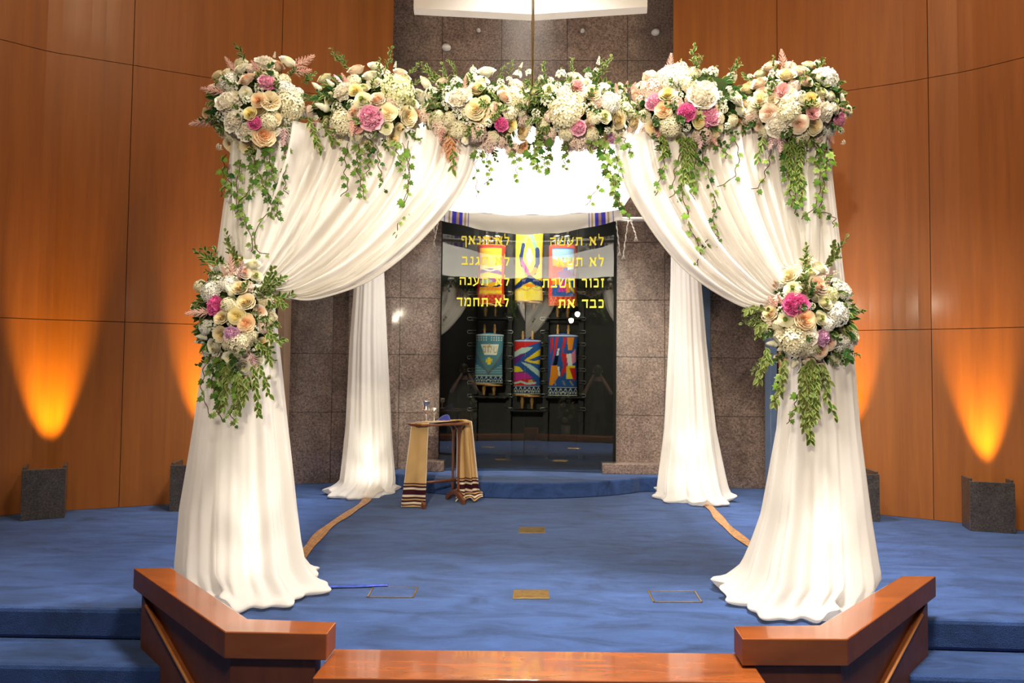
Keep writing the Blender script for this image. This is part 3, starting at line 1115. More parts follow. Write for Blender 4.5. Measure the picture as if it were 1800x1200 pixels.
mb.tube([at(1084, 386, 6.8), at(1112, 389, 6.8)], .008, 8)
mb.build('tie_cord', M['sheer'], tl)

# ================================================================== RAILS in the foreground
ZC = .21


def rail(name, label, cap_pts, zb, line, sgn):
    """L-shaped low rail: cap outline in pixels at height ZC (outer face first), panelled wall below"""
    P = [atz(x, y, ZC) for x, y in cap_pts]
    c = sum((Vector((p.x, p.y, 0)) for p in P), Vector()) / len(P)
    t = thing(name, label, 'rail', (c.x, c.y, -.45), 'low wooden rails before the platform')
    pts = [(p.x, p.y) for p in P]
    if sgn < 0:
        pts = pts[::-1]
    mb = MB()
    mb.prism(pts, ZC - .10, ZC, 0, 1)
    mb.build('cap', [M['rail_wood'], M['rail_side']], t, False, .004)
    # the wall under the cap, set back from its outer faces
    a, b, e = P[0], P[1], P[2]            # far end, outer corner, inner end (outer edge of the cap)
    d1 = Vector((b.x - a.x, b.y - a.y, 0)).normalized()
    d2 = Vector((e.x - b.x, e.y - b.y, 0)).normalized()
    n1 = Vector((-d1.y, d1.x, 0)) * (1 if sgn > 0 else -1)   # towards the platform
    n2 = Vector((-d2.y, d2.x, 0)) * (1 if sgn > 0 else -1)
    i1, th = .030, .072
    bis = (n1 + n2)
    bis = bis / bis.dot(n1)
    a0, b0, e0 = a + n1 * i1 + d1 * .10, b + bis * i1, e + n2 * i1 - d2 * .05
    wall = [a0, b0, e0, e0 + n2 * th, b0 + bis * th, a0 + n1 * th]
    wp = [(p.x, p.y) for p in wall]
    if sgn < 0:
        wp = wp[::-1]
    mb = MB()
    mb.prism(wp, zb, ZC - .10)
    mb.build('panel', M['rail_dark'], t, False)
    # skirting board beside the steps: its upper edge slopes towards the viewer
    def meet(px, py):
        r = ray(px, py)
        k = (a0 - CAM).dot(n1) / r.dot(n1)
        return CAM + r * k
    l0, l1 = meet(*line[0]), meet(*line[1])
    out = -n1 * .018
    slope = (l1.z - l0.z) / max(.05, (Vector((l1.x - l0.x, l1.y - l0.y, 0)).length))
    far = a0 - d1 * .0
    near = l0 + d1 * .84 + Vector((0, 0, slope * .84))
    q = [Vector((far.x, far.y, zb)), Vector((near.x, near.y, zb)), near, l0, Vector((far.x, far.y, ZC - .101))]
    mb = MB()
    k = len(mb.v)
    for off in (Vector(), out):
        for p in q:
            mb.vert(p + off)
    for f in ((4, 3, 2, 1, 0), (5, 6, 7, 8, 9), (0, 1, 6, 5), (1, 2, 7, 6), (2, 3, 8, 7), (3, 4, 9, 8), (4, 0, 5, 9)):
        mb.face(f)
    mb.build('skirting_board', M['rail_side'], t, False)
    mb = MB()
    mb.tube([l0 + out * 1.2, near + out * 1.2], .007, 6)
    mb.build('edge_strip', M['rail_edge'], t)
    return t


rail('altar_rail', 'left angled wooden rail with polished cap in front of the left drape',
     [(235, 998), (395, 1110), (575, 1113), (591, 1093), (435, 1087), (301, 997)], -.45, ((265, 1062), (342, 1200)), 1)
rail('altar_rail', 'right angled wooden rail with polished cap in front of the right drape',
     [(1645, 1012), (1490, 1123), (1305, 1122), (1290, 1100), (1441, 1098), (1585, 1012)], -.45, ((1612, 1078), (1546, 1200)), -1)
t = thing('altar_ledge', 'low wide wooden ledge in the centre foreground between two angled rails', 'ledge', (0.02, 2.72, -.45))
mb = MB()
p = [atz(588, 1140, .10), atz(1312, 1148, .10), atz(1346, 1199, .10), atz(549, 1191, .10)]
mb.prism([(v.x, v.y) for v in p[::-1]], .02, .10, 0, 1)
mb.build('cap', [M['rail_wood'], M['rail_side']], t, False, .004)
mb = MB()
mb.prism([(p[3].x + .10, p[3].y + .03), (p[2].x - .10, p[2].y + .03), (p[1].x - .07, p[1].y - .02), (p[0].x + .07, p[0].y - .02)], -.45, .02)
mb.build('panel', M['rail_dark'], t, False)

# ================================================================== TABLE WITH SHAWL
TC = Vector((-.865, 6.36, 0))
TA = radians(36)
DX = Vector((cos(TA), sin(TA), 0))
DY = Vector((-sin(TA), cos(TA), 0))
TL, TW, TH = .255, .165, .725


def tp(u, v, z):
    return TC + DX * u + DY * v + Vector((0, 0, z))


tb = thing('side_table', 'small dark wooden trestle table standing before the glass doors', 'table', TC)
mb = MB()
n = 64
ring = []
for i in range(n):
    a = 2 * pi * i / n
    r = 1 + .035 * cos(8 * a)
    ring.append(tp((TL + .02) * abs(cos(a)) ** .55 * (1 if cos(a) > 0 else -1) * r, (TW + .02) * abs(sin(a)) ** .55 * (1 if sin(a) > 0 else -1) * r, 0))
mb.prism([(p.x, p.y) for p in ring], TH - .018, TH)
mb.build('tabletop', M['table_wood'], tb, False, .005)
for s in (-1, 1):
    u0 = s * (TL - .06)
    for v0 in (-.05, .05):
        mb = MB()
        mb.lathe([(.011, .10), (.013, .14), (.0105, .18), (.011, .42), (.0105, .58), (.014, .62), (.022, .66), (.045, .69), (.06, TH - .018)], tp(u0, v0, 0), 12)
        mb.build('leg', M['table_wood'], tb)
    mb = MB()                                         # arched foot across the end
    pr = []
    for i in range(13):
        v = -.16 + .32 * i / 12
        zt_ = .115 - .075 * abs(v / .16) ** 1.5
        zb_ = .065 * max(0, 1 - (v / .125) ** 2) if abs(v) < .125 else 0
        pr.append((v, zb_, zt_))
    for (v, zb_, zt_) in pr:
        for du in (-.014, .014):
            mb.vert(tp(u0 + du, v, zb_))
            mb.vert(tp(u0 + du, v, zt_))
    for i in range(12):
        k = i * 4
        for a, b in ((0, 1), (1, 3), (3, 2), (2, 0)):
            mb.face((k + a, k + b, k + 4 + b, k + 4 + a))
    mb.face((0, 2, 3, 1))
    mb.face((48, 49, 51, 50))
    mb.build('foot', M['table_wood'], tb, False, .003)
mb = MB()
mb.tube([tp(-TL + .06, 0, .20), tp(TL - .06, 0, .20)], .013, 8)
mb.build('stretcher', M['table_wood'], tb)

# gold shawl laid over the table, both ends hanging to the floor
GOLDC, MAR, CREAM = (.52, .34, .15), (.045, .012, .02), (.72, .62, .48)
tp_l = at(736, 749, 6.2)


def shawl_col(u, v):
    s = min(v, 1 - v) * 2.15
    for a, b, c in ((.015, .03, MAR), (.05, .068, MAR), (.085, .105, MAR), (.125, .175, MAR), (.20, .218, MAR), (.235, .247, MAR)):
        if a < s < b:
            return c
    if .105 < s < .125 or .175 < s < .2 or .03 < s < .05:
        return CREAM
    if u < .03 or u > .97:
        return (.75, .68, .58)
    return GOLDC


def shawl_pos(u, v):
    # v 0..1 : left hem -> up -> across the top -> down -> right hem
    w = (u - .5)
    zt = TH + .006
    lh, rh = (at(705, 893, 6.16), at(748, 893, 6.16)), (at(800, 880, 6.50), at(841, 886, 6.50))
    lt, rt = (at(723, 752, 6.19), at(754, 748, 6.17)), (at(802, 746, 6.53), at(829, 749, 6.53))
    L0, L1 = lh[0].lerp(lh[1], u), lt[0].lerp(lt[1], u)
    R0, R1 = rh[0].lerp(rh[1], u), rt[0].lerp(rt[1], u)
    L1.z = R1.z = zt - .004
    L0.z, R0.z = .012, .012
    if v < .40:
        t_ = v / .40
        p = L0.lerp(L1, t_)
        return p + Vector((.004 * sin(u * 14 + 2), -.012 - (.008 * sin(u * 9 + t_ * 3) + .006 * sin(u * 5 + t_ * 13) + .004 * sin(t_ * 31 - u * 8)) * (1 - t_ * .8), 0))
    if v > .60:
        t_ = (1 - v) / .40
        p = R0.lerp(R1, min(1, t_))
        ax = .018 * (1 - t_) + .006
        q = p + Vector((ax * sin(u * 19 + 1) * .6, -.004 + ax * 1.6 * sin(u * 15 + t_ * 2), 0))
        if t_ < .12:
            q += Vector((.03 * sin(u * 8), -.07 * (1 - t_ / .12), .045 * abs(sin(u * 11)) * (1 - t_ / .12)))
        return q
    t_ = (v - .40) / .20
    p = L1.lerp(R1, t_)
    e = min(1, sin(pi * t_) * 5)
    across = DY * (w * .26 * sin(pi * t_) ** .6)
    return Vector((p.x, p.y, 0)) + across + Vector((0, 0, zt - .006 + .014 * e + .002 * sin(u * 20)))


mb = MB()
mb.grid(shawl_pos, 40, 320, 0, False, shawl_col)
o = mb.build('striped_shawl', M['painted'], None)
tag(o, 'gold shawl with dark striped ends draped across the small table to the floor', 'shawl')
sm = o.modifiers.new('thick', 'SOLIDIFY')
sm.thickness = .004
sm.offset = 1


def stand(px, py, u=None):
    r = ray(px, py)
    k = (TH + .009 - CAM.z) / r.z
    return CAM + r * k


p = tp(-.14, .015, TH + .010)
p = Vector((at(749, 744, p.y).x, p.y, TH + .010))
mb = MB()
gob = thing('kiddush_goblet', 'tall engraved silver goblet standing on the draped table', 'goblet', p)
mb.lathe([(.001, 0), (.036, 0), (.037, .005), (.020, .012)], p, 32)
mb.build('foot', M['silver'], gob)
mb = MB()
mb.lathe([(.020, .012), (.009, .025), (.014, .040), (.009, .055), (.010, .066)], p, 32)
mb.build('stem', M['silver'], gob)
mb = MB()
mb.lathe([(.010, .066), (.024, .082), (.031, .100), (.031, .112), (.026, .130), (.028, .148), (.037, .178), (.040, .184), (.036, .183), (.024, .148), (.022, .12), (.001, .1)], p, 32)
for i in range(10):
    a = 2 * pi * i / 10
    mb.lathe([(.001, .09), (.006, .096), (.006, .106), (.001, .112)], (p.x + .030 * cos(a), p.y + .030 * sin(a), p.z), 8)
mb.build('bowl', M['silver'], gob)
q = Vector((at(763, 744, p.y + .02).x, p.y + .02, TH + .010))
mb = MB()
cup = thing('wine_cup', 'small slender silver cup on the draped table beside the taller goblet', 'cup', q)
mb.lathe([(.001, 0), (.026, 0), (.026, .003), (.005, .008), (.0045, .062), (.012, .070)], q, 28)
mb.build('stem', M['silver'], cup)
mb = MB()
mb.lathe([(.012, .070), (.028, .078), (.029, .122), (.026, .122), (.025, .082), (.001, .078)], q, 28)
mb.build('bowl', M['silver'], cup)
mb = MB()
k0 = Vector((at(779, 742, 6.44).x, 6.44, TH + .008))


def kip(u, v):
    a = 2 * pi * u
    r = .068 * (1 - v) ** .5
    x, y = r * cos(a), r * sin(a) * .6
    h = .058 * v ** .8 * (.55 + .45 * sin(pi * v * .5)) * 1.0
    sh = .022 * v
    return (k0.x + x + sh, k0.y + y, k0.z + h * (1 + .25 * (x / .068)))


mb.grid(kip, 28, 10, 0, True)
o = mb.build('kippah', M['kippah'], None)
tag(o, 'dark blue folded velvet cap lying on the table right of the silver cups', 'cap')


# ================================================================== UP-LIGHT SHIELDS at the wood walls
def shield(x0, x1, ybot, h, label, toward, wallp):
    a, b = atz(x0, ybot[0]), atz(x1, ybot[1])
    d = Vector((b.x - a.x, b.y - a.y, 0)).normalized()
    n = Vector((-d.y, d.x, 0))                       # to the wall
    c = (a + b) / 2
    t = thing('uplight_shield', label, 'light shield', (c.x, c.y, 0), 'stone light shields along the wood walls')

    def slab(nm, p, q, dep, hh):
        mb = MB()
        dd = Vector((q.x - p.x, q.y - p.y, 0)).normalized()
        nn = Vector((-dd.y, dd.x, 0)) * dep
        mb.prism([(p.x, p.y), (q.x, q.y), (q.x + nn.x, q.y + nn.y), (p.x + nn.x, p.y + nn.y)], 0, hh)
        return mb.build(nm, M['shield'], t, False, .003)
    slab('front_slab', a, b, .025, h)
    w = wallp
    a2, b2 = a + n * .0255, b + n * .0255
    slab('side_slab', a2 + d * .025, a2 + d * .025 + n * w, .025, h + .02)
    slab('side_slab', b2, b2 + n * (w if label.find('farthest right') < 0 else .09), .025, h + .02)
    mb = MB()                                         # the lamp standing inside
    lc = c + n * (w * .62)
    mb.lathe([(.045, 0), (.05, .01), (.05, .10), (.038, .11), (.036, .095), (.001, .09)], (lc.x, lc.y, 0), 20)
    mb.build('lamp_body', M['dark'], t)
    tgt = lc + n * toward
    lamp('amber_uplight', 'SPOT', (lc.x, lc.y, .14), (tgt.x, tgt.y, 2.2), 700, (1, .56, .02), .02, 31, .9)
    return t


shield(35, 113, (916, 910), .39, 'dark stone light shield farthest left, against the wood wall', .34, .20)
shield(297, 368, (899, 898), .38, 'dark stone light shield half behind the front left drape', .34, .22)
shield(1479, 1547, (915, 917), .38, 'brown stone light shield half behind the front right drape', .32, .20)
shield(1706, 1786, (933, 938), .38, 'dark stone light shield farthest right, against the wood wall',   .24, .17)


# ================================================================== FLOOR FITTINGS, STRIPS, ROD
def floor_quad(mb, q, z0, z1, m=0):
    pts = [atz(x, y, z1) for x, y in q]
    mb.prism([(p.x, p.y) for p in pts[::-1]], z0, z1, m)


mb = MB()
floor_quad(mb, [(913, 926), (958, 926), (958, 936), (912, 936)], 0.0005, .005)
tag(mb.build('floor_plate', M['brass'], None, False, .001), 'small brass floor plate near the rounded step', 'floor plate')
mb = MB()
floor_quad(mb, [(903, 1036), (964, 1036), (966, 1051), (901, 1051)], 0.0005, .005)
for x in (915, 952):
    floor_quad(mb, [(x, 1038), (x + 2, 1038), (x + 2, 1048), (x, 1048)], .0051, .0065)
tag(mb.build('floor_plate', M['brass'], None, False, .001), 'larger brass floor plate near the front centre of the carpet', 'floor plate')


def hatch(q, label):
    pts = [atz(x, y, .003) for x, y in q]
    c = sum(pts, Vector()) / 4
    t = thing('floor_hatch', label, 'floor box', (c.x, c.y, .002))
    for k in range(4):
        a, b = pts[k], pts[(k + 1) % 4]
        mb = MB()
        d = Vector((b.x - a.x, b.y - a.y, 0)).normalized()
        n = Vector((d.y, -d.x, 0)) * .008
        mb.prism([(p_.x, p_.y) for p_ in (a, a + n, b + n, b)][::1], .0008, .004)
        mb.build('frame_strip', M['brass'], t, False)
    mb = MB()
    ins = [p_ + (c - p_) * .08 for p_ in pts]
    mb.prism([(p_.x, p_.y) for p_ in ins[::-1]], .0006, .003)
    mb.build('lid', M['carpet'], t, False)


hatch([(655, 1030), (736, 1031), (727, 1050), (645, 1049)], 'carpet-covered floor hatch with thin brass edges left of the brass plate')
hatch([(1138, 1038), (1222, 1038), (1235, 1058), (1148, 1058)], 'carpet-covered floor hatch with thin brass edges right of the brass plate')


def ribbon(name, px, w, z, m, label, cat, wav=0.0):
    P = catmull([atz(x, y, z) for x, y in px], 60)
    mb = MB()

    def pos(u, v):
        i = min(60, int(round(v * 60)))
        d = (P[min(60, i + 1)] - P[max(0, i - 1)]).normalized()
        n = Vector((d.y, -d.x, 0))
        return P[i] + n * (w * (u - .5) * (1 + wav * sin(v * 23))) + Vector((0, 0, .0025 + .004 * abs(sin(u * pi * 3.5 + v * 4))))
    mb.grid(pos, 14, 60)
    o = mb.build(name, m, None)
    s = o.modifiers.new('thick', 'SOLIDIFY')
    s.thickness = .003
    s.offset = -1
    return tag(o, label, cat)


ribbon('cable_strip', [(648, 872), (640, 884), (610, 904), (572, 930), (538, 968), (500, 1010)], .075, .004, M['strip'], 'flat tan cable strip on the carpet between the two left drapes', 'cable strip', .15)
ribbon('cable_strip', [(1234, 880), (1252, 896), (1270, 918), (1300, 944), (1334, 970), (1372, 1004)], .075, .004, M['strip'], 'flat tan cable strip on the carpet between the two right drapes', 'cable strip', .15)
ribbon('tape_strip', [(570, 1033), (620, 1031), (682, 1029)], .032, .004, M['tape'], 'shiny blue tape strip on the carpet beside the front left drape', 'tape')

a, b = at(939, -260, 3.42), at(936, 152, 3.42)
mb = MB()
mb.tube([Vector((b.x + (a.x - b.x) * 1.0, 3.42, HC)), a, b], .0065, 8)
o = mb.build('pendant_rod', M['brass'], None)
tag(o, 'thin brass rod hanging from the ceiling in front of the floral beam', 'rod')

for px, py, r in ((783, 77, .05), (1155, 50, .045), (840, 47, .022), (1025, 48, .022)):  # flattened white domes in two sizes on the upper stone wall
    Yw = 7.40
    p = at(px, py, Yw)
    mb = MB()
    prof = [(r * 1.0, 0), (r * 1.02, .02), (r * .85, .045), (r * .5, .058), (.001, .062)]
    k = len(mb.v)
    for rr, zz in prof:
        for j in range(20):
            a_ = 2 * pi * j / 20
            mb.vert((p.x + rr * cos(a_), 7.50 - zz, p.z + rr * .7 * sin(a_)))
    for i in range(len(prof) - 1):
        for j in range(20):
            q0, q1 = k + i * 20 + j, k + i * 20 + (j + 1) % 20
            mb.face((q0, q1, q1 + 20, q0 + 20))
    o = mb.build('wall_disc', M['white_metal'], None)
    tag(o, {783: 'large pale round disc on the stone wall, lower left', 1155: 'large pale round disc on the stone wall by the right edge', 840: 'small pale disc on the stone wall left of the brass rod', 1025: 'small pale disc on the stone wall right of the brass rod'}[px], 'wall fixing', 'round discs on the upper stone wall')

# ================================================================== FLOWERS
rng = random.Random(4)


def mix(a, b, t):
    t = max(0, min(1, t))
    return tuple(p + (q - p) * t for p, q in zip(a, b))


def petal(mb, ang, r0, r1, h0, h1, wid, curl, c0, c1, nu=4, nv=4, ruffle=0, seed=0, notch=.16, tip=0):
    """a cupped petal standing round the Z axis"""
    def pos(u, v):
        s = u * 2 - 1
        vv = v * (1 - notch * abs(s) ** 3) if not tip else v
        ww = wid * (min(1, .42 + 1.1 * v) if not tip else (1 - v) ** .6 * (.55 + .45 * sin(pi * v)))
        r = r0 + (r1 - r0) * vv ** .8 + curl * max(0, vv - .6) ** 2 * 5
        z = h0 + (h1 - h0) * (vv - .5 * curl * max(0, vv - .55) ** 2 * 6)
        r *= 1 + ruffle * sin(s * 7 + seed) * v
        z += ruffle * .4 * cos(s * 9 + seed * 2) * v
        a = ang + s * ww
        return (r * cos(a), r * sin(a), z)
    mb.grid(pos, nu, nv, 0, False, lambda u, v: mix(c0, c1, v))


def rose(name, outer, heart, n=22, seed=1, openness=1.0, green=None):
    mb = MB()
    rd = random.Random(seed)
    n += 10
    for k in range(n):
        f = k / (n - 1)
        ang = k * 2.39996 + rd.uniform(-.2, .2)
        r1 = .13 + .84 * f ** .95 * openness
        r0 = max(.05, r1 - .13 - .22 * f)
        h1 = .66 - .34 * f ** 2 + rd.uniform(-.02, .02)
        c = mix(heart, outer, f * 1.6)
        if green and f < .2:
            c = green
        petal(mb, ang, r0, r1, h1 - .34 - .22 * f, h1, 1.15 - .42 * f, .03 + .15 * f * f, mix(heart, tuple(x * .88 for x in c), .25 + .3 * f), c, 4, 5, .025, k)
    hc_ = green or mix(heart, outer, .25)
    mb.grid(lambda u, v: ((.17 - .02 * sin(3 * 2 * pi * u + v * 9)) * sin(pi * .5 * v) * cos(2 * pi * u), (.17 - .02 * sin(3 * 2 * pi * u + v * 9)) * sin(pi * .5 * v) * sin(2 * pi * u), .62 - .30 * v ** 1.6), 18, 6, 0, True, lambda u, v: mix(hc_, tuple(x * .8 for x in hc_), abs(sin(9 * v + 2 * pi * u))))
    # sepals and base
    mb.grid(lambda u, v: (.5 * sin(pi * v * .5) * cos(2 * pi * u), .5 * sin(pi * v * .5) * sin(2 * pi * u), -.32 + .3 * v), 10, 3, 0, True, lambda u, v: mix((.12, .2, .04), outer, v * 1.3))
    return mb.mesh(name, M['petal'])


def peony(name, outer, heart, seed=2, spiky=False):
    mb = MB()
    rd = random.Random(seed)
    for k in range(10):                                # guard petals
        petal(mb, k * 2 * pi / 10 + rd.uniform(-.2, .2), .25, .95, -.15, .34 + rd.uniform(0, .2), .50, .08, outer, outer, 4, 4, .05, k)
    if not spiky:
        mb.grid(lambda u, v: (.60 * sin(pi * .6 * v) * cos(2 * pi * u), .60 * sin(pi * .6 * v) * sin(2 * pi * u), .02 + .55 * cos(pi * .6 * v)), 16, 8, 0, True, lambda u, v: tuple(x * .75 for x in heart))
        for k in range(70):
            th = math.acos(1 - 1.15 * (k + .5) / 70)
            ph = k * 2.39996
            nn = Vector((sin(th) * cos(ph), sin(th) * sin(ph), cos(th)))
            ctr = Vector((nn.x * .66, nn.y * .66, nn.z * .58 + .02))
            q = (nn + Vector((rd.uniform(-.4, .4), rd.uniform(-.4, .4), 0))).normalized().to_track_quat('Z', 'Y')
            sp, sz = rd.uniform(0, 6.28), rd.uniform(.20, .30) * (.75 + .4 * sin(th))
            c = mix(heart, outer, rd.random() * 1.2)

            def pp_(u, v, ctr=ctr, q=q, sp=sp, sz=sz, k=k):
                a, b = u * 2 - 1, v * 2 - 1
                x, y = a * sz * .9 * sqrt(1 - b * b * .45), b * sz * sqrt(1 - a * a * .45)
                z = sz * (.75 * (a * a + b * b) * .6 + .10 * sin(a * 5 + k)) - sz * .1
                return ctr + q @ Vector((x * cos(sp) - y * sin(sp), x * sin(sp) + y * cos(sp), z))
            mb.grid(pp_, 4, 4, 0, False, lambda u, v: mix(tuple(x * .85 for x in c), c, abs(u - .5) + abs(v - .5)))
        return mb.mesh(name, M['petal'])
    n = 46 if not spiky else 60
    for k in range(n):
        f = 1 - k / n
        ang = k * 2.39996
        th = f ** .7 * 1.35
        r1 = .88 * sin(th) + rd.uniform(-.06, .06)
        h1 = .72 * cos(th) + .05 + rd.uniform(-.06, .06)
        c = mix(heart, outer, rd.random() * 1.1)
        if spiky:
            petal(mb, ang, r1 * .3, r1, h1 * .3, h1 + .1, .35, .02, tuple(x * .8 for x in c), c, 2, 3, 0, k, 0, 1)
        else:
            petal(mb, ang, r1 * .55, r1, h1 * .45, h1, .50 - .05 * f, .0 + .05 * rd.random(), tuple(x * .88 for x in c), c, 3, 3, .09, k)
    return mb.mesh(name, M['petal'])


def hydrangea(name, c1, c2, seed=3, n=84):
    mb = MB()
    rd = random.Random(seed)
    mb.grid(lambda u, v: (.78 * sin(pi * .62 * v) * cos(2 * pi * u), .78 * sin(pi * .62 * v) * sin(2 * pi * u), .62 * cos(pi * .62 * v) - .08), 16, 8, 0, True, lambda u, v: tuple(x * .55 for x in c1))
    for k in range(n):
        f = (k + .5) / n
        th = math.acos(1 - f * 1.45)
        ph = k * 2.39996
        nrm = Vector((sin(th) * cos(ph), sin(th) * sin(ph), cos(th)))
        ctr = Vector((nrm.x * .92, nrm.y * .92, nrm.z * .74)) * (1 + rd.uniform(-.06, .07))
        nrm = (nrm + Vector((rd.uniform(-.35, .35), rd.uniform(-.35, .35), rd.uniform(-.2, .3)))).normalized()
        q = nrm.to_track_quat('Z', 'Y')
        c = mix(c1, c2, rd.random())
        spin = rd.uniform(0, 6.28)
        sz = .185 * rd.uniform(.85, 1.2)
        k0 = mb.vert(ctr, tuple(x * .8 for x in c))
        for p in range(4):
            a = spin + p * pi / 2
            ids = []
            for da, rr, zz in ((-.62, .62, .06), (-.38, 1.0, .16), (.0, 1.12, .05), (.38, 1.0, .16), (.62, .62, .06)):
                v = q @ Vector((cos(a + da) * sz * rr, sin(a + da) * sz * rr, zz * sz))
                ids.append(mb.vert(ctr + v, c))
            mb.face([k0] + ids)
    return mb.mesh(name, M['petal'], False)


def blossom(mb, c, nrm, sz, col, rd, n=5):
    q = nrm.to_track_quat('Z', 'Y')
    k0 = mb.vert(c, mix(col, (.5, .6, .2), .45))
    for p in range(n):
        a = p * 2 * pi / n + rd.uniform(-.2, .2)
        ids = []
        for da, rr, zz in ((-.55, .55, .15), (-.35, 1.0, .35 + rd.uniform(-.1, .25)), (.0, 1.05, .2), (.35, 1.0, .35 + rd.uniform(-.1, .25)), (.55, .55, .15)):
            ids.append(mb.vert(c + q @ Vector((cos(a + da) * sz * rr, sin(a + da) * sz * rr, zz * sz)), col))
        mb.face([k0] + ids)


def stock(name, seed=4, long=False, col=(.86, .85, .76)):
    """spray of small ruffled blossoms with green buds, growing along +Z"""
    mb = MB()
    rd = random.Random(seed)
    L = 2.4 if long else .9
    mb.tube([(0, 0, -.6), (.04, .02, L * .5), (0, 0, L)], [.07, .06, .03], 5, 0, True, (.16, .26, .06))
    n = 26 if long else 20
    for k in range(n):
        f = k / n
        a = k * 2.39996
        r = (.55 - .42 * f) if long else .72 * sqrt(1 - (f * .95) ** 2)
        z = -.2 + f * L
        nrm = Vector((cos(a) * (1 - f * .6), sin(a) * (1 - f * .6), .25 + f)).normalized()
        for e in range(2):
            blossom(mb, Vector((r * cos(a), r * sin(a), z + .1 * e)), (nrm + Vector((rd.uniform(-.3, .3), rd.uniform(-.3, .3), 0))).normalized(), (.27 - .09 * f) * (1 - .25 * e), mix(col, (.75, .80, .50), rd.random() * .35), rd)
    for k in range(8):
        a = rd.uniform(0, 6.28)
        z = L * rd.uniform(.6, 1.12)
        r = .25 * rd.random()
        p = Vector((r * cos(a), r * sin(a), z))
        mb.tube([p, p + Vector((.03 * cos(a), .03 * sin(a), .14))], [.06, .02], 5, 0, True, (.45, .55, .22))
    return mb.mesh(name, M['petal'], False)


def bud(name, c, seed=5):
    mb = MB()
    for k in range(5):
        petal(mb, k * 2 * pi / 5, .10, .55 - .08 * (k % 2), -.7, .75 + .12 * (k % 2), .85, -.55, mix(c, (.35, .45, .12), .35), c, 4, 5, .0, k, .3)
    mb.grid(lambda u, v: (.50 * sin(pi * v) * cos(2 * pi * u), .50 * sin(pi * v) * sin(2 * pi * u), -.72 + 1.25 * v), 12, 8, 0, True, lambda u, v: mix((.25, .35, .10), c, v * 2))
    mb.tube([(0, 0, -.7), (.05, 0, -1.5)], .09, 5, 0, True, (.14, .24, .05))
    return mb.mesh(name, M['petal'])


def astilbe(name, c, seed=6):
    """feathery plume, 1 long along +Z"""
    mb = MB()
    rd = random.Random(seed)
    mb.tube([(0, 0, -.25), (.01, 0, .5), (0, 0, 1.0)], [.018, .014, .008], 5, 0, True, mix(c, (.3, .3, .1), .5))
    for k in range(44):
        f = k / 44
        a = k * 2.39996
        ln = .30 * (1 - f) ** .8 + .03
        z = .05 + f * .9
        d = Vector((cos(a), sin(a), .85)).normalized()
        p0 = Vector((0, 0, z))
        cc = mix(c, (.85, .72, .60), rd.random() * .5)
        m_ = max(2, int(ln / .028))
        for j in range(m_):
            p = p0 + d * ln * (j + 1) / m_ + Vector((rd.uniform(-.012, .012), rd.uniform(-.012, .012), .03 * ((j + 1) / m_) ** 2))
            s_ = .022 * (1.25 - .6 * j / m_)
            ids = [mb.vert(p + Vector(v) * s_, cc) for v in ((1, 0, 0), (0, 1, 0), (-1, 0, 0), (0, -1, 0), (0, 0, 1.5), (0, 0, -1))]
            for x, y in ((0, 1), (1, 2), (2, 3), (3, 0)):
                mb.face((ids[x], ids[y], ids[4]))
                mb.face((ids[y], ids[x], ids[5]))
    return mb.mesh(name, M['petal'], False)


def leaf(mb, p, d, up, ln, wid, c_in, c_edge, fold=.25, droop=.2):
    """a pointed leaf with a coloured margin"""
    d = d.normalized()
    s = d.cross(up).normalized()
    n = s.cross(d).normalized()
    prof = ((0, .06), (.22, .75), (.48, 1.0), (.75, .72), (1, .02))
    rows = []
    for t, w in prof:
        c = p + d * ln * t - Vector((0, 0, 1)) * droop * ln * t * t
        row = []
        for e in (-1, -.55, 0, .55, 1):
            q = c + s * wid * w * e + n * abs(e) * wid * w * fold
            row.append(mb.vert(q, c_edge if abs(e) == 1 else c_in))
        rows.append(row)
    for a, b in zip(rows, rows[1:]):
        for i in range(4):
            mb.face((a[i], a[i + 1], b[i + 1], b[i]))


DKG, MDG, LTG, OLV, EDGE = (.022, .062, .016), (.040, .10, .022), (.16, .30, .04), (.085, .115, .032), (.48, .45, .14)


def spray(name, inn, edge, n=11, seed=7, ln=.34, wid=.10, spread=1.0):
    """leafy twig 1 long along +Z"""
    mb = MB()
    rd = random.Random(seed)
    pts = [Vector((.06 * sin(i * .8 + seed), .05 * sin(i * 1.1), i / 8)) for i in range(9)]
    mb.tube(pts, [.016 - .0012 * i for i in range(9)], 5, 0, True, (.16, .20, .06))
    for k in range(n):
        f = .12 + .88 * k / (n - 1)
        p = pts[min(8, int(f * 8))]
        a = k * 2.39996 + rd.uniform(-.3, .3)
        d = Vector((cos(a) * spread, sin(a) * spread, .75 + .5 * f))
        i2 = mix(inn, (.09, .16, .04), rd.random() * .5)
        leaf(mb, p, d, Vector((0, 0, 1)) + Vector((rd.uniform(-.3, .3), rd.uniform(-.3, .3), 0)), ln * rd.uniform(.75, 1.15) * (1.1 - .35 * f), wid * (1.1 - .3 * f), i2, mix(edge, (.75, .74, .45), rd.random() * .5), .3, .15)
    return mb.mesh(name, M['leaf'])


IVY = [(0, .0), (.30, -.10), (.52, .18), (.34, .34), (.46, .66), (.20, .62), (0, 1.05), (-.20, .62), (-.46, .66), (-.34, .34), (-.52, .18), (-.30, -.10)]


def ivy_leaf(mb, p, d, n, sz, c, edge):
    s = d.cross(n).normalized()
    n = s.cross(d).normalized()
    k0 = mb.vert(p + d * sz * .32 + n * sz * .10, tuple(x * 1.15 for x in c))
    ids = []
    for x, y in IVY:
        ids.append(mb.vert(p + s * x * sz + d * y * sz + n * (-.06 * sz * abs(x) * 2), mix(c, edge, .55 if (x, y) != (0, 0) else 0)))
    for i in range(len(ids)):
        mb.face((k0, ids[i], ids[(i + 1) % len(ids)]))


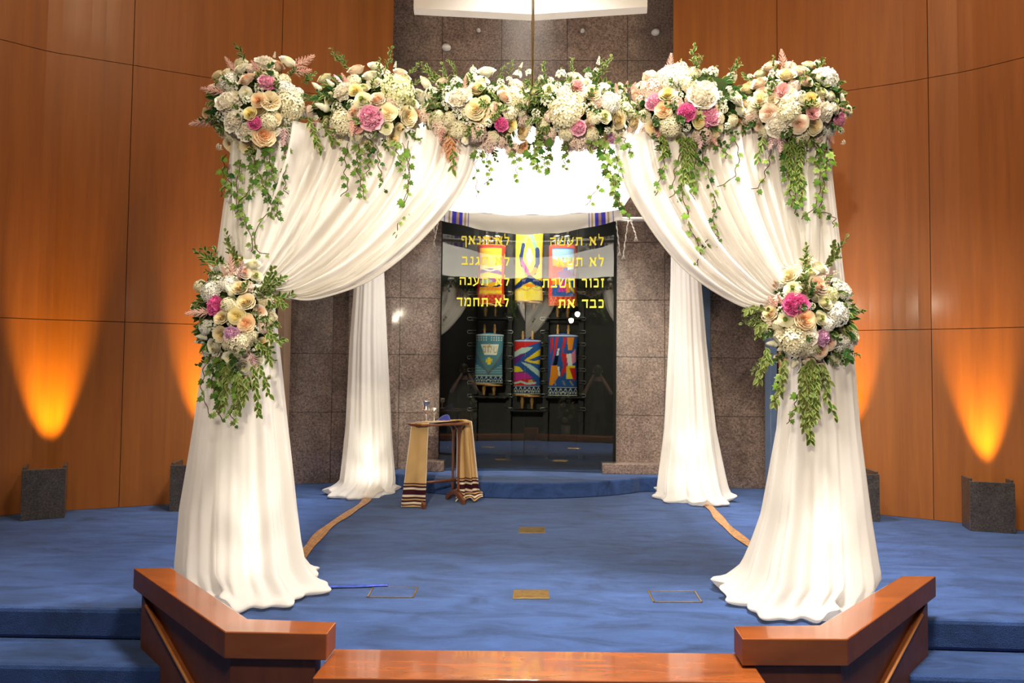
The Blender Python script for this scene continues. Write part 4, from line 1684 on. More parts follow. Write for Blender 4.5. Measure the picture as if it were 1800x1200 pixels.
CREAM_, WHITE_, BLUSH_, PEACH_, YELL_, PINKP, MAGN, LAV = (.84, .76, .54), (.86, .84, .74), (.84, .68, .54), (.86, .62, .36), (.84, .74, .36), (.78, .36, .46), (.70, .12, .34), (.62, .32, .55)
MESH = {
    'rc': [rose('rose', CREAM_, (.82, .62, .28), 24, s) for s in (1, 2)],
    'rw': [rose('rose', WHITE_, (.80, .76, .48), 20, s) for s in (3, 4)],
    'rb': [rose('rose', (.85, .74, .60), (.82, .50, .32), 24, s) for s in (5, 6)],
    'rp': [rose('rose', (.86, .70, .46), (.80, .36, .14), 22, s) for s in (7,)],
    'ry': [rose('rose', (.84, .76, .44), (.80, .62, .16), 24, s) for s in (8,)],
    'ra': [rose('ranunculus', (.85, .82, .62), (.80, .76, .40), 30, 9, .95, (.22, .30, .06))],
    'pw': [peony('peony', (.86, .82, .72), (.84, .74, .56), s) for s in (1, 2)],
    'pp': [peony('peony', (.80, .46, .54), (.74, .20, .40), 3)],
    'pm': [peony('peony', (.74, .18, .40), (.62, .07, .26), 4)],
    'pl': [peony('peony', (.72, .46, .60), (.58, .25, .50), 5)],
    'da': [peony('dahlia', (.84, .76, .54), (.80, .62, .34), 6, True)],
    'dp': [peony('dahlia', (.72, .40, .36), (.66, .30, .30), 7, True)],
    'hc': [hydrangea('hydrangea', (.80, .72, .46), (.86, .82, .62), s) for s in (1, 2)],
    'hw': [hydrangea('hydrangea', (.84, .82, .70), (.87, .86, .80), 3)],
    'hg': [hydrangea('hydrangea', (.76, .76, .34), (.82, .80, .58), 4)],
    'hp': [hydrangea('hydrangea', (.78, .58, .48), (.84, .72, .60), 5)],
    'st': [stock('stock_spray', s) for s in (1, 2)],
    'sl': [stock('stock_stem', 5, True)],
    'bw': [bud('tulip', (.86, .83, .66))],
    'bp': [bud('tulip', (.80, .52, .58))],
    'ap': [astilbe('astilbe', (.78, .42, .36), 1), astilbe('astilbe', (.80, .50, .42), 2)],
    'al': [astilbe('astilbe', (.66, .42, .46), 3)],
    'ao': [astilbe('astilbe', (.70, .30, .12), 4)],
    'v': [spray('variegated_sprig', MDG, EDGE, 13, s, .36, .10) for s in (1, 2, 3)],
    'o': [spray('olive_sprig', OLV, (.34, .38, .16), 15, s, .30, .075, .8) for s in (4, 5)],
    'g': [spray('green_sprig', DKG, (.05, .13, .03), 9, 6, .42, .17)],
}


def place(kind, root, pos, nrm, size, spin=None, i=[0]):
    i[0] += 1
    me = MESH[kind][i[0] % len(MESH[kind])]
    o = link(me.name.split('.')[0], me, root)
    o.location = Vector(pos) - root.location
    q = Vector(nrm).to_track_quat('Z', 'Y')
    from mathutils import Quaternion
    o.rotation_mode = 'QUATERNION'
    o.rotation_quaternion = q @ Quaternion((0, 0, 1), rng.uniform(0, 6.28) if spin is None else spin)
    o.scale = (size,) * 3
    return o


def leafmass(root, cx, cy, rx, ry, Y, dep, n, seed, kinds=((MDG, EDGE), (OLV, (.4, .42, .18)), (DKG, (.06, .13, .04)))):
    """the foliage the flowers are bedded in: a core with many small leaves"""
    rd = random.Random(seed)
    mb = MB()
    c = at(cx, cy, Y)
    k = Y / F
    RX, RZ = rx * k, ry * k
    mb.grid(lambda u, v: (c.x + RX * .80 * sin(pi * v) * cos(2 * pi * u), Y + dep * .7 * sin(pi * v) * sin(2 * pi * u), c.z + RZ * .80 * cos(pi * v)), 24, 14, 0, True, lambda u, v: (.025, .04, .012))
    for j in range(n):
        a = rd.uniform(0, 2 * pi)
        zz = rd.uniform(-1, 1)
        r = sqrt(1 - zz * zz)
        nv = Vector((r * cos(a), -abs(r * sin(a)) if rd.random() < .8 else abs(r * sin(a)), zz))
        p = Vector((c.x + nv.x * RX * .76, Y + nv.y * dep * .70, c.z + nv.z * RZ * .76))
        d = (nv + Vector((rd.uniform(-.8, .8), rd.uniform(-.5, .2), rd.uniform(-.9, .5)))).normalized()
        kk = kinds[rd.randrange(len(kinds))]
        leaf(mb, p, d, Vector((0, -1, .2)), rd.uniform(.035, .06), rd.uniform(.009, .014), kk[0], kk[1], .3, .2)
    o = mb.build('foliage', M['leaf'], root)
    o['kind'] = 'stuff'
    return o


def ivy(root, pts, Y, n, seed, size=.05, dark=.5, dy=-.03):
    """trailing strand hanging along pixel points"""
    rd = random.Random(seed)
    P = catmull([at(x, y, Y + dy * i / max(1, len(pts) - 1)) for i, (x, y) in enumerate(pts)], 30)
    P = [p + Vector((.006 * sin(i * .9 + seed), .01 * sin(i * .6 + seed * 2), 0)) for i, p in enumerate(P)]
    mb = MB()
    mb.tube(P, .0022, 5, 0, True, (.10, .06, .025))
    for k in range(n):
        f = (k + rd.random() * .7) / n
        i = min(29, int(f * 30))
        p = P[i]
        sd = 1 if k % 2 else -1
        d = Vector((sd * rd.uniform(.2, .9), rd.uniform(-.3, .1), -rd.uniform(.4, 1))).normalized()
        nrm = Vector((rd.uniform(-.5, .5), -1, rd.uniform(-.1, .7))).normalized()
        c = mix((.14, .25, .035), (.022, .068, .016), rd.random() * .6 + dark * .6)
        sz = size * .86 * rd.uniform(.6, 1.1) * (1.05 - .35 * f)
        q = p + d * .012
        mb.tube([p, q], .0012, 4, 0, False, (.12, .12, .04))
        ivy_leaf(mb, q, d, nrm, sz, c, (.42, .48, .18) if rd.random() < .5 else c)
    return mb.build('ivy_strand', M['leaf'], root)


def twig(root, pts, Y, n, seed, kind='v', ln=.037):
    """hanging leafy twig"""
    rd = random.Random(seed)
    inn, edge = {'v': (MDG, EDGE), 'o': (OLV, (.30, .31, .11)), 'g': (DKG, (.05, .13, .03))}[kind]
    P = catmull([at(x, y, Y) for x, y in pts], 24)
    mb = MB()
    mb.tube(P, .0028, 5, 0, True, (.18, .20, .07))
    for k in range(n):
        i = min(23, int(24 * (k + .6) / n))
        tdir = (P[i + 1] - P[i]).normalized()
        a = k * 2.39996
        side = Vector((cos(a), -.5 * abs(sin(a)) - .1, .4 * sin(a)))
        leaf(mb, P[i], tdir * .9 + side * .8, Vector((0, -1, .3)), ln * rd.uniform(.7, 1.2), ln * rd.uniform(.22, .32), mix(inn, (.14, .2, .05), rd.random() * .4), edge, .3, .2)
    return mb.build({'v': 'variegated_twig', 'o': 'olive_twig', 'g': 'green_twig'}[kind], M['leaf'], root)


BEAM_Y = 3.80


def arrangement(label, cx, cy, rx, ry, flowers, plumes=(), ivies=(), twigs=(), Y=BEAM_Y, dep=.24, mass=150, seed=1, fill=14, blooms=54):
    root = thing('floral_arrangement', label, 'flowers', at(cx, cy, Y), 'floral arrangements on the canopy')
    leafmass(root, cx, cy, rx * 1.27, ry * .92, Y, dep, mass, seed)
    rd = random.Random(seed)

    def surf(px, py, lift=0):
        dx, dy = (px - cx) / rx, (py - cy) / ry
        r2 = min(1, dx * dx + dy * dy)
        yy = Y - dep * sqrt(1 - r2 * .96) - lift
        return at(px, py, yy), Vector((dx * .75, -1.0 + .45 * r2, -dy * .75 + .12))
    for kind, px, py, d in flowers:
        r = d * .5 * Y / F
        lift = -.25 * r
        p, n = surf(px, py, lift)
        n = n + Vector((rd.uniform(-.28, .28), 0, rd.uniform(-.22, .28)))
        if kind in ('v', 'o', 'g'):
            n = Vector(((px - cx) / rx * 1.2 + rd.uniform(-.4, .4), -.5, -(py - cy) / ry * 1.2 + rd.uniform(-.3, .3)))
            place(kind, root, p, n, d * .80 * Y / F)
            continue
        sc = {'st': .62, 'sl': .5, 'bw': 1.15, 'bp': 1.15, 'hc': 1.02, 'hw': 1.02, 'hg': 1.02}.get(kind, 1.16)
        if kind == 'sl':
            n = Vector(((px - cx) / rx * .5, -.25, .9 if py < cy else -.8))
        if kind in ('bw', 'bp'):
            n = Vector(((px - cx) / rx + rd.uniform(-.3, .3), -.35, -(py - cy) / ry * .8 + .3))
        place(kind, root, p, n, r * sc)
    for kind, x0, y0, x1, y1 in plumes:
        a, _ = surf(x0, y0)
        b = at(x1, y1, a.y - .03)
        place(kind, root, a, b - a, (b - a).length)
    # smaller blooms bedded between the large ones
    for k in range(blooms):
        a = k * 2.39996 + seed
        rr = sqrt((k + .5) / blooms) * .97
        px, py = cx + rx * 1.22 * rr * cos(a), cy + ry * rr * sin(a)
        if min((px - f[1]) ** 2 + (py - f[2]) ** 2 for f in flowers if f[0] not in 'vog') < 110:
            continue
        p, n = surf(px, py, -.035)
        kd = rd.choice(('st', 'st', 'hc', 'rc', 'rw', 'hp', 'ra', 'hc', 'rb'))
        place(kd, root, p, n + Vector((rd.uniform(-.4, .4), 0, rd.uniform(-.3, .4))), rd.uniform(11, 15) * Y / F)
    # small bedding sprigs between the flowers
    for k in range(fill):
        a = rd.uniform(0, 6.28)
        rr = rd.uniform(.3, 1.0)
        px, py = cx + rx * rr * cos(a), cy + ry * rr * sin(a)
        p, n = surf(px, py, -.04)
        place(rd.choice('vvog'), root, p, n + Vector((rd.uniform(-.9, .9), .2, rd.uniform(-.9, .5))), rd.uniform(.07, .11))
    for k, (pts, n, sz, dk) in enumerate(ivies):
        ivy(root, pts, Y - .14, n, seed * 50 + k, sz, dk)
    for k, (kind, pts, n) in enumerate(twigs):
        twig(root, pts, Y - .16, n, seed * 70 + k, kind)
    return root


arrangement('floral cluster on the left corner of the beam, with pink plumes reaching left', 447, 186, 72, 84, [
    ('pw', 466, 114, 32), ('rb', 487, 117, 23), ('rw', 505, 111, 27), ('st', 489, 140, 26), ('pp', 469, 147, 27), ('rw', 426, 124, 26), ('rb', 436, 142, 27),
    ('hw', 402, 146, 36), ('pw', 404, 183, 40), ('st', 433, 176, 27), ('rp', 456, 178, 24), ('da', 476, 180, 30), ('hc', 507, 184, 54), ('hw', 502, 158, 34),
    ('ry', 441, 201, 22), ('pw', 415, 215, 36), ('pm', 449, 217, 21), ('hc', 472, 214, 30), ('rp', 463, 238, 36), ('pw', 433, 233, 28), ('st', 393, 236, 28), ('st', 386, 258, 24),
    ('rc', 440, 257, 30), ('rc', 410, 254, 28), ('st', 420, 275, 24), ('st', 423, 298, 22), ('hw', 524, 166, 26), ('sl', 482, 100, 16), ('st', 530, 184, 22),
    ('g', 506, 138, 26), ('v', 530, 145, 40), ('v', 388, 206, 30), ('g', 383, 210, 34), ('v', 520, 205, 30)],
    [('ap', 414, 128, 395, 99), ('ap', 395, 163, 352, 155), ('ap', 378, 210, 332, 219), ('ap', 462, 132, 441, 106), ('ap', 514, 122, 553, 97), ('ap', 515, 128, 548, 123), ('al', 500, 222, 497, 258)],
    [([(440, 262), (452, 300), (470, 340), (480, 384)], 20, .05, .6), ([(425, 280), (415, 340), (430, 385), (445, 430), (440, 442)], 18, .05, .4), ([(470, 255), (478, 300), (486, 345), (488, 385)], 22, .05, .7),
     ([(503, 250), (501, 290), (500, 330), (506, 342)], 9, .045, .8), ([(395, 270), (392, 300), (396, 325), (386, 345)], 8, .05, .1), ([(455, 280), (440, 330), (422, 355), (415, 375)], 14, .05, .6),
     ([(465, 270), (470, 330), (478, 365), (452, 400), (450, 440), (476, 447)], 14, .045, .5), ([(398, 290), (404, 318), (400, 345)], 5, .05, .8)],
    [('v', [(540, 205), (550, 225), (558, 258)], 9)], seed=11, mass=190)

arrangement('floral cluster second from left on the beam, with pink peony and lime hydrangea', 645, 188, 92, 72, [
    ('bw', 560, 155, 20), ('bw', 572, 190, 25), ('ra', 576, 220, 20), ('bp', 596, 145, 20), ('bw', 583, 149, 17), ('rb', 627, 126, 28), ('rw', 652, 136, 26), ('pw', 605, 163, 32),
    ('ra', 638, 178, 27), ('ry', 625, 161, 22), ('rb', 663, 177, 26), ('hg', 698, 160, 58), ('sl', 694, 118, 18), ('rb', 703, 130, 23), ('rc', 682, 199, 28), ('rc', 715, 204, 31),
    ('pp', 652, 208, 38), ('rb', 624, 199, 24), ('hc', 601, 215, 44), ('ra', 678, 223, 24), ('st', 617, 181, 24), ('rc', 690, 243, 24), ('rc', 643, 256, 20), ('hw', 700, 142, 24),
    ('rw', 746, 148, 25), ('rw', 758, 170, 30), ('dp', 630, 220, 26), ('st', 650, 238, 22), ('hc', 625, 235, 28), ('st', 556, 208, 22), ('hc', 548, 226, 24), ('st', 740, 190, 22), ('hp', 752, 205, 28),
    ('v', 604, 116, 42), ('v', 614, 122, 38), ('v', 680, 122, 44), ('v', 668, 130, 30), ('v', 652, 160, 30), ('v', 708, 228, 44), ('v', 722, 232, 40), ('v', 742, 215, 44), ('v', 720, 130, 34), ('g', 588, 176, 36), ('g', 548, 172, 30), ('v', 546, 142, 40), ('v', 555, 176, 34), ('v', 672, 245, 36), ('v', 650, 245, 36)],
    [('ap', 622, 210, 618, 238), ('al', 560, 212, 545, 235), ('ap', 612, 150, 600, 128)],
    [([(612, 250), (606, 300), (612, 325), (601, 346)], 8, .04, .4), ([(632, 252), (628, 290), (634, 320), (642, 350)], 16, .05, .45), ([(662, 255), (668, 300), (672, 320), (678, 336)], 8, .042, .8),
     ([(648, 252), (650, 280), (644, 310)], 9, .045, .8), ([(705, 250), (716, 280), (718, 320), (708, 370), (694, 418)], 13, .05, .4), ([(694, 246), (700, 275), (712, 300)], 7, .05, .5), ([(718, 248), (719, 300), (714, 350), (700, 392)], 6, .045, .3)],
    [('v', [(548, 225), (556, 245), (566, 268)], 8), ('v', [(572, 225), (580, 240), (592, 252)], 6)], seed=12, mass=170)

arrangement('floral cluster left of the brass rod on the beam, with yellow-centred roses and orange plumes', 840, 192, 88, 66, [
    ('rc', 839, 158, 28), ('pw', 809, 177, 42), ('rc', 837, 193, 33), ('rw', 855, 130, 30), ('st', 832, 124, 26), ('st', 800, 199, 26), ('st', 785, 190, 15), ('st', 864, 157, 28), ('st', 880, 145, 26),
    ('st', 910, 131, 30), ('hc', 905, 172, 42), ('rb', 885, 172, 25), ('hc', 896, 198, 30), ('st', 858, 216, 26), ('pm', 880, 220, 22), ('ry', 897, 219, 21), ('rc', 915, 231, 26), ('hp', 774, 224, 30),
    ('hc', 805, 228, 32), ('hp', 837, 232, 32), ('hp', 857, 250, 32), ('rp', 918, 257, 23), ('hp', 885, 246, 28), ('rw', 822, 240, 22), ('hc', 790, 210, 26), ('st', 895, 140, 24), ('sl', 915, 118, 16), ('sl', 832, 122, 14), ('hc', 770, 205, 24), ('hp', 900, 262, 24), ('hp', 818, 258, 26),
    ('v', 778, 140, 46), ('v', 768, 142, 42), ('v', 790, 150, 44), ('v', 804, 134, 38), ('v', 780, 160, 40), ('g', 778, 176, 34), ('v', 833, 218, 44), ('v', 855, 187, 40), ('v', 870, 195, 36), ('g', 888, 235, 34), ('v', 922, 195, 44), ('v', 925, 165, 40), ('v', 895, 132, 30), ('v', 866, 262, 34)],
    [('ap', 812, 165, 819, 134), ('ap', 778, 222, 772, 250), ('ao', 782, 240, 768, 288), ('ao', 792, 238, 798, 298), ('ap', 872, 196, 868, 178), ('ao', 788, 238, 786, 282), ('al', 870, 250, 858, 272)],
    [([(838, 265), (836, 300), (838, 330), (839, 348)], 4, .04, .6), ([(855, 265), (858, 290), (860, 312), (852, 326)], 7, .042, .5), ([(842, 262), (848, 282)], 4, .045, .4), ([(903, 262), (908, 288), (907, 318)], 6, .045, .4)],
    [('v', [(795, 262), (797, 285), (795, 300)], 6)], seed=13, mass=170)

arrangement('floral cluster right of the brass rod on the beam, with a large round cream hydrangea', 1015, 192, 96, 66, [
    ('hc', 995, 196, 58), ('hw', 993, 165, 30), ('st', 968, 142, 24), ('st', 981, 149, 22), ('st', 951, 138, 22), ('st', 930, 128, 26), ('st', 996, 150, 22), ('st', 942, 199, 30), ('st', 935, 212, 22), ('dp', 1014, 154, 24),
    ('sl', 1051, 112, 22), ('st', 1034, 134, 26), ('st', 1048, 125, 22), ('rc', 1040, 166, 28), ('st', 1025, 187, 24), ('hw', 1073, 181, 38), ('ra', 1061, 207, 24), ('rc', 1085, 211, 28), ('hc', 1098, 195, 32), ('pp', 1017, 224, 24),
    ('st', 1068, 229, 24), ('pl', 1076, 241, 20), ('hp', 1017, 248, 32), ('hc', 995, 236, 26), ('st', 1113, 186, 26), ('hw', 1061, 158, 26), ('hp', 965, 236, 24), ('hc', 1040, 238, 26), ('hc', 1045, 205, 26), ('rc', 1112, 215, 24), ('hp', 1040, 255, 24), ('hc', 1110, 205, 22), ('hp', 1000, 256, 22),
    ('v', 957, 158, 46), ('v', 965, 170, 46), ('v', 948, 178, 44), ('v', 958, 206, 44), ('v', 968, 220, 42), ('v', 948, 186, 40), ('v', 1059, 132, 40), ('v', 1052, 136, 36), ('v', 1009, 135, 36), ('g', 1030, 172, 34), ('v', 1117, 160, 40), ('v', 1125, 166, 40), ('g', 1034, 196, 30), ('v', 1000, 246, 34), ('g', 952, 240, 40)],
    [('ap', 1085, 168, 1082, 146), ('ap', 1098, 164, 1103, 142), ('ap', 1108, 160, 1118, 144), ('al', 1070, 248, 1062, 268)],
    [([(950, 245), (944, 262), (956, 285), (966, 300)], 11, .055, .6), ([(955, 240), (960, 262), (968, 280)], 8, .05, .7), ([(930, 262), (938, 280), (945, 300)], 8, .05, .4), ([(998, 255), (992, 280), (994, 298)], 6, .042, .5),
     ([(1058, 240), (1066, 280), (1078, 320), (1088, 350), (1104, 376)], 24, .055, .6), ([(1040, 222), (1044, 240), (1036, 268)], 6, .055, .1), ([(1072, 270), (1062, 310), (1044, 340), (1030, 362)], 8, .048, .4), ([(1080, 260), (1086, 300), (1080, 330), (1090, 365)], 16, .05, .8), ([(1095, 240), (1106, 262), (1112, 275)], 5, .05, .6)],
    [], seed=14, mass=180)

arrangement('floral cluster second from right on the beam, white peony beside hot pink blooms', 1215, 186, 92, 72, [
    ('hp', 1147, 156, 32), ('pp', 1150, 181, 26), ('hw', 1183, 139, 52), ('ry', 1173, 169, 26), ('st', 1194, 168, 28), ('pw', 1233, 173, 46), ('rp', 1167, 194, 26), ('pm', 1207, 199, 27), ('pp', 1246, 206, 32),
    ('ry', 1227, 211, 24), ('hc', 1180, 221, 38), ('st', 1207, 224, 28), ('rc', 1150, 223, 26), ('rc', 1255, 226, 27), ('st', 1278, 222, 25), ('st', 1273, 192, 26), ('rw', 1289, 174, 32), ('rw', 1299, 196, 26), ('st', 1239, 126, 21),
    ('st', 1254, 150, 23), ('st', 1237, 146, 18), ('st', 1281, 157, 22), ('hc', 1212, 150, 30), ('hc', 1133, 205, 26), ('hc', 1262, 208, 24), ('hp', 1237, 238, 32), ('hp', 1137, 232, 24), ('hc', 1288, 212, 22), ('dp', 1157, 228, 20), ('st', 1265, 165, 20),
    ('v', 1216, 122, 46), ('v', 1222, 128, 34), ('v', 1277, 136, 38), ('v', 1284, 132, 34), ('g', 1262, 176, 36), ('g', 1190, 192, 30), ('v', 1166, 240, 40), ('v', 1172, 245, 40), ('g', 1232, 228, 30), ('v', 1128, 186, 34), ('g', 1258, 244, 34), ('v', 1140, 200, 32), ('g', 1275, 228, 28)],
    [('ap', 1176, 126, 1180, 93), ('ap', 1182, 128, 1192, 108), ('ap', 1150, 142, 1130, 128), ('al', 1236, 230, 1230, 262), ('ap', 1250, 236, 1260, 256), ('ap', 1196, 124, 1198, 106)],
    [([(1172, 250), (1168, 280), (1160, 310), (1153, 344)], 9, .045, .5), ([(1212, 240), (1204, 290), (1200, 330), (1206, 370), (1222, 420), (1234, 450)], 16, .055, .15), ([(1222, 240), (1222, 280), (1220, 320), (1210, 350)], 22, .055, .55),
     ([(1230, 250), (1240, 290), (1252, 330), (1258, 360), (1254, 395)], 20, .042, .85), ([(1256, 395), (1262, 420), (1258, 435)], 6, .035, .9), ([(1254, 400), (1240, 430), (1222, 470)], 7, .04, .8), ([(1290, 235), (1298, 270), (1290, 310), (1262, 328)], 5, .04, .4), ([(1208, 245), (1186, 300), (1184, 340), (1178, 348)], 6, .055, .5), ([(1245, 248), (1270, 262), (1278, 278)], 6, .045, .7)],
    [('v', [(1160, 235), (1168, 255), (1166, 275)], 10), ('v', [(1198, 240), (1202, 285), (1200, 325)], 22), ('v', [(1215, 250), (1208, 290), (1204, 320)], 18)], seed=15, mass=170)

arrangement('floral cluster on the right corner of the beam, above the right post', 1396, 184, 82, 72, [
    ('rb', 1355, 119, 26), ('rc', 1382, 135, 29), ('rb', 1406, 127, 26), ('hw', 1449, 140, 48), ('rw', 1440, 138, 22), ('st', 1436, 112, 25), ('st', 1356, 150, 27), ('rc', 1315, 158, 29), ('rb', 1336, 149, 26), ('rc', 1336, 178, 26),
    ('dp', 1375, 163, 26), ('da', 1358, 176, 18), ('st', 1409, 166, 26), ('ra', 1443, 165, 22), ('ry', 1425, 177, 25), ('hc', 1386, 195, 40), ('rb', 1352, 198, 27), ('hp', 1322, 203, 30), ('pw', 1366, 221, 36), ('rb', 1404, 218, 28),
    ('rc', 1429, 221, 27), ('dp', 1427, 200, 22), ('pw', 1447, 197, 30), ('rw', 1464, 190, 24), ('rw', 1475, 175, 24), ('pp', 1472, 210, 28), ('st', 1478, 230, 22), ('st', 1482, 250, 16), ('rb', 1334, 221, 16), ('hc', 1408, 240, 30),
    ('hc', 1385, 178, 26), ('hc', 1318, 180, 22), ('st', 1318, 135, 20), ('hw', 1458, 228, 26), ('hc', 1345, 232, 24), ('hp', 1430, 245, 26), ('st', 1310, 212, 20),
    ('v', 1362, 126, 30), ('v', 1404, 148, 34), ('v', 1413, 190, 36), ('g', 1332, 212, 34), ('v', 1388, 218, 30), ('v', 1398, 245, 44), ('v', 1408, 256, 44), ('v', 1422, 240, 36), ('g', 1440, 250, 34), ('v', 1322, 225, 34), ('g', 1455, 215, 30)],
    [('ap', 1378, 122, 1373, 86), ('ap', 1384, 124, 1394, 106), ('al', 1364, 232, 1352, 262), ('al', 1370, 232, 1372, 268), ('ap', 1474, 190, 1498, 192), ('ap', 1456, 232, 1466, 252)],
    [([(1358, 245), (1350, 290), (1336, 325), (1322, 332)], 6, .05, .4), ([(1385, 250), (1382, 290), (1390, 330), (1392, 365)], 22, .05, .5), ([(1405, 250), (1402, 300), (1408, 330), (1404, 362)], 22, .05, .4), ([(1430, 250), (1438, 290), (1442, 330), (1430, 365), (1408, 385)], 14, .05, .2),
     ([(1452, 250), (1450, 290), (1446, 340), (1438, 385)], 12, .05, .4), ([(1448, 260), (1456, 275), (1450, 300)], 6, .06, .1), ([(1395, 260), (1396, 320), (1398, 375)], 14, .045, .6), ([(1440, 370), (1464, 380), (1466, 400)], 4, .04, .8)],
    [('v', [(1392, 240), (1388, 280), (1394, 330)], 24), ('v', [(1410, 240), (1404, 290), (1408, 340)], 24), ('v', [(1340, 240), (1334, 270), (1330, 285)], 7)], seed=16, mass=190)

PY_ = 3.70
arrangement('floral spray tied to the left front post, with two pink peonies and trailing leaves', 412, 556, 60, 108, [
    ('rw', 443, 468, 28), ('st', 374, 486, 30), ('hw', 373, 512, 42), ('hw', 402, 498, 32), ('bw', 406, 514, 24), ('rc', 421, 508, 25), ('rc', 433, 533, 30), ('pm', 381, 538, 31), ('hc', 401, 535, 28), ('rc', 391, 559, 24), ('ry', 417, 555, 26),
    ('rp', 433, 568, 28), ('hw', 363, 574, 30), ('pl', 411, 588, 28), ('rc', 390, 587, 26), ('bw', 361, 592, 22), ('rw', 380, 609, 29), ('hc', 419, 603, 42), ('rw', 426, 643, 27), ('rw', 398, 664, 27), ('ra', 424, 660, 20), ('ra', 440, 674, 19),
    ('ra', 473, 662, 9), ('bw', 355, 600, 18), ('st', 459, 559, 26), ('st', 380, 470, 20), ('bw', 374, 474, 16), ('hc', 440, 590, 24), ('rc', 410, 645, 22),
    ('v', 455, 508, 56), ('v', 462, 520, 52), ('v', 470, 505, 56), ('v', 478, 530, 56), ('v', 468, 545, 50), ('o', 452, 520, 56), ('v', 462, 575, 50), ('v', 470, 588, 50), ('v', 455, 600, 46), ('v', 450, 560, 40), ('v', 382, 462, 46), ('v', 400, 470, 50), ('v', 368, 468, 44), ('g', 395, 628, 40), ('g', 410, 622, 40), ('o', 408, 455, 60), ('v', 460, 615, 46), ('g', 375, 625, 36)],
    [('ap', 408, 488, 404, 446), ('al', 418, 490, 428, 458), ('ap', 372, 548, 325, 551), ('al', 440, 620, 452, 650), ('ap', 398, 490, 390, 466)],
    [([(385, 628), (372, 660), (380, 700), (388, 738)], 14, .055, .4), ([(412, 650), (418, 690), (408, 720), (411, 748)], 20, .05, .55), ([(398, 640), (384, 680), (388, 720)], 22, .05, .7), ([(372, 620), (356, 660), (358, 700), (372, 732)], 6, .05, .6)],
    [('o', [(412, 470), (408, 440), (398, 424)], 9), ('v', [(470, 500), (476, 480), (481, 470)], 9), ('v', [(475, 520), (490, 525), (502, 538)], 10), ('v', [(445, 640), (452, 690), (456, 732)], 22), ('v', [(435, 660), (432, 690), (428, 706)], 12), ('v', [(455, 640), (466, 670), (474, 695)], 14), ('v', [(450, 600), (470, 620), (476, 640)], 12),
     ('o', [(400, 640), (398, 680), (392, 720)], 26), ('o', [(420, 660), (424, 690), (418, 726)], 22), ('v', [(470, 580), (482, 596), (492, 600)], 8), ('v', [(384, 468), (366, 455), (360, 450)], 7)], Y=PY_, dep=.20, mass=190, seed=21, fill=16)

arrangement('floral spray tied to the right front post, with a large magenta peony and trailing leaves', 1424, 556, 66, 98, [
    ('rw', 1438, 474, 30), ('ra', 1425, 482, 22), ('rc', 1388, 488, 28), ('ra', 1393, 510, 26), ('rb', 1435, 504, 34), ('pm', 1397, 538, 38), ('hg', 1458, 518, 30), ('hw', 1478, 512, 38), ('st', 1427, 538, 24), ('ra', 1447, 532, 26), ('ra', 1383, 561, 25),
    ('rp', 1413, 563, 32), ('ra', 1440, 560, 24), ('hw', 1470, 552, 46), ('rc', 1355, 552, 27), ('hc', 1398, 598, 54), ('pw', 1418, 592, 30), ('pl', 1443, 594, 26), ('rw', 1497, 592, 28), ('ra', 1490, 570, 16), ('bw', 1362, 603, 24), ('hw', 1477, 602, 38),
    ('rb', 1440, 615, 26), ('rw', 1464, 632, 26), ('bw', 1398, 637, 23), ('bw', 1442, 677, 20), ('st', 1380, 470, 24), ('hc', 1372, 590, 24), ('hw', 1455, 570, 26), ('bw', 1375, 612, 20), ('st', 1468, 480, 22), ('hc', 1425, 612, 28), ('hw', 1486, 540, 26), ('hc', 1368, 572, 20),
    ('o', 1345, 560, 54), ('o', 1340, 545, 50), ('v', 1350, 570, 50), ('o', 1336, 555, 46), ('v', 1352, 585, 44), ('v', 1412, 498, 40), ('v', 1414, 515, 36), ('g', 1420, 520, 34), ('o', 1460, 456, 56), ('v', 1418, 462, 40), ('g', 1360, 580, 36), ('o', 1358, 620, 50), ('o', 1350, 630, 50), ('v', 1410, 640, 50), ('o', 1430, 645, 50), ('v', 1440, 640, 46), ('v', 1490, 545, 34), ('v', 1485, 610, 34)],
    [('ap', 1368, 540, 1350, 520), ('al', 1455, 492, 1462, 468), ('ap', 1376, 536, 1366, 516), ('al', 1450, 488, 1472, 476)],
    [([(1378, 640), (1366, 680), (1360, 706)], 8, .05, .2), ([(1402, 690), (1396, 720), (1384, 745)], 4, .045, .4), ([(1415, 640), (1420, 680), (1412, 710)], 8, .05, .3)],
    [('o', [(1455, 470), (1462, 450), (1464, 428)], 12), ('o', [(1450, 465), (1468, 452), (1472, 440)], 10), ('v', [(1420, 475), (1414, 460), (1412, 454)], 6), ('o', [(1352, 548), (1330, 540), (1309, 546)], 12), ('o', [(1350, 570), (1336, 572), (1330, 585)], 9), ('o', [(1350, 620), (1338, 650), (1330, 672)], 16), ('o', [(1380, 630), (1376, 670), (1370, 690)], 14), ('o', [(1370, 685), (1364, 700), (1358, 712)], 7),
     ('v', [(1420, 640), (1424, 700), (1420, 745), (1425, 778)], 40), ('o', [(1410, 650), (1408, 700), (1414, 755)], 34), ('v', [(1432, 640), (1434, 690), (1430, 740)], 34), ('o', [(1442, 640), (1456, 670), (1450, 698)], 16), ('v', [(1450, 690), (1462, 720), (1471, 736)], 8), ('o', [(1425, 630), (1416, 680), (1418, 730)], 30), ('g', [(1484, 610), (1490, 625), (1494, 634)], 6), ('v', [(1345, 610), (1350, 630), (1348, 640)], 8)], Y=PY_ + .02, dep=.20, mass=190, seed=22, fill=16)

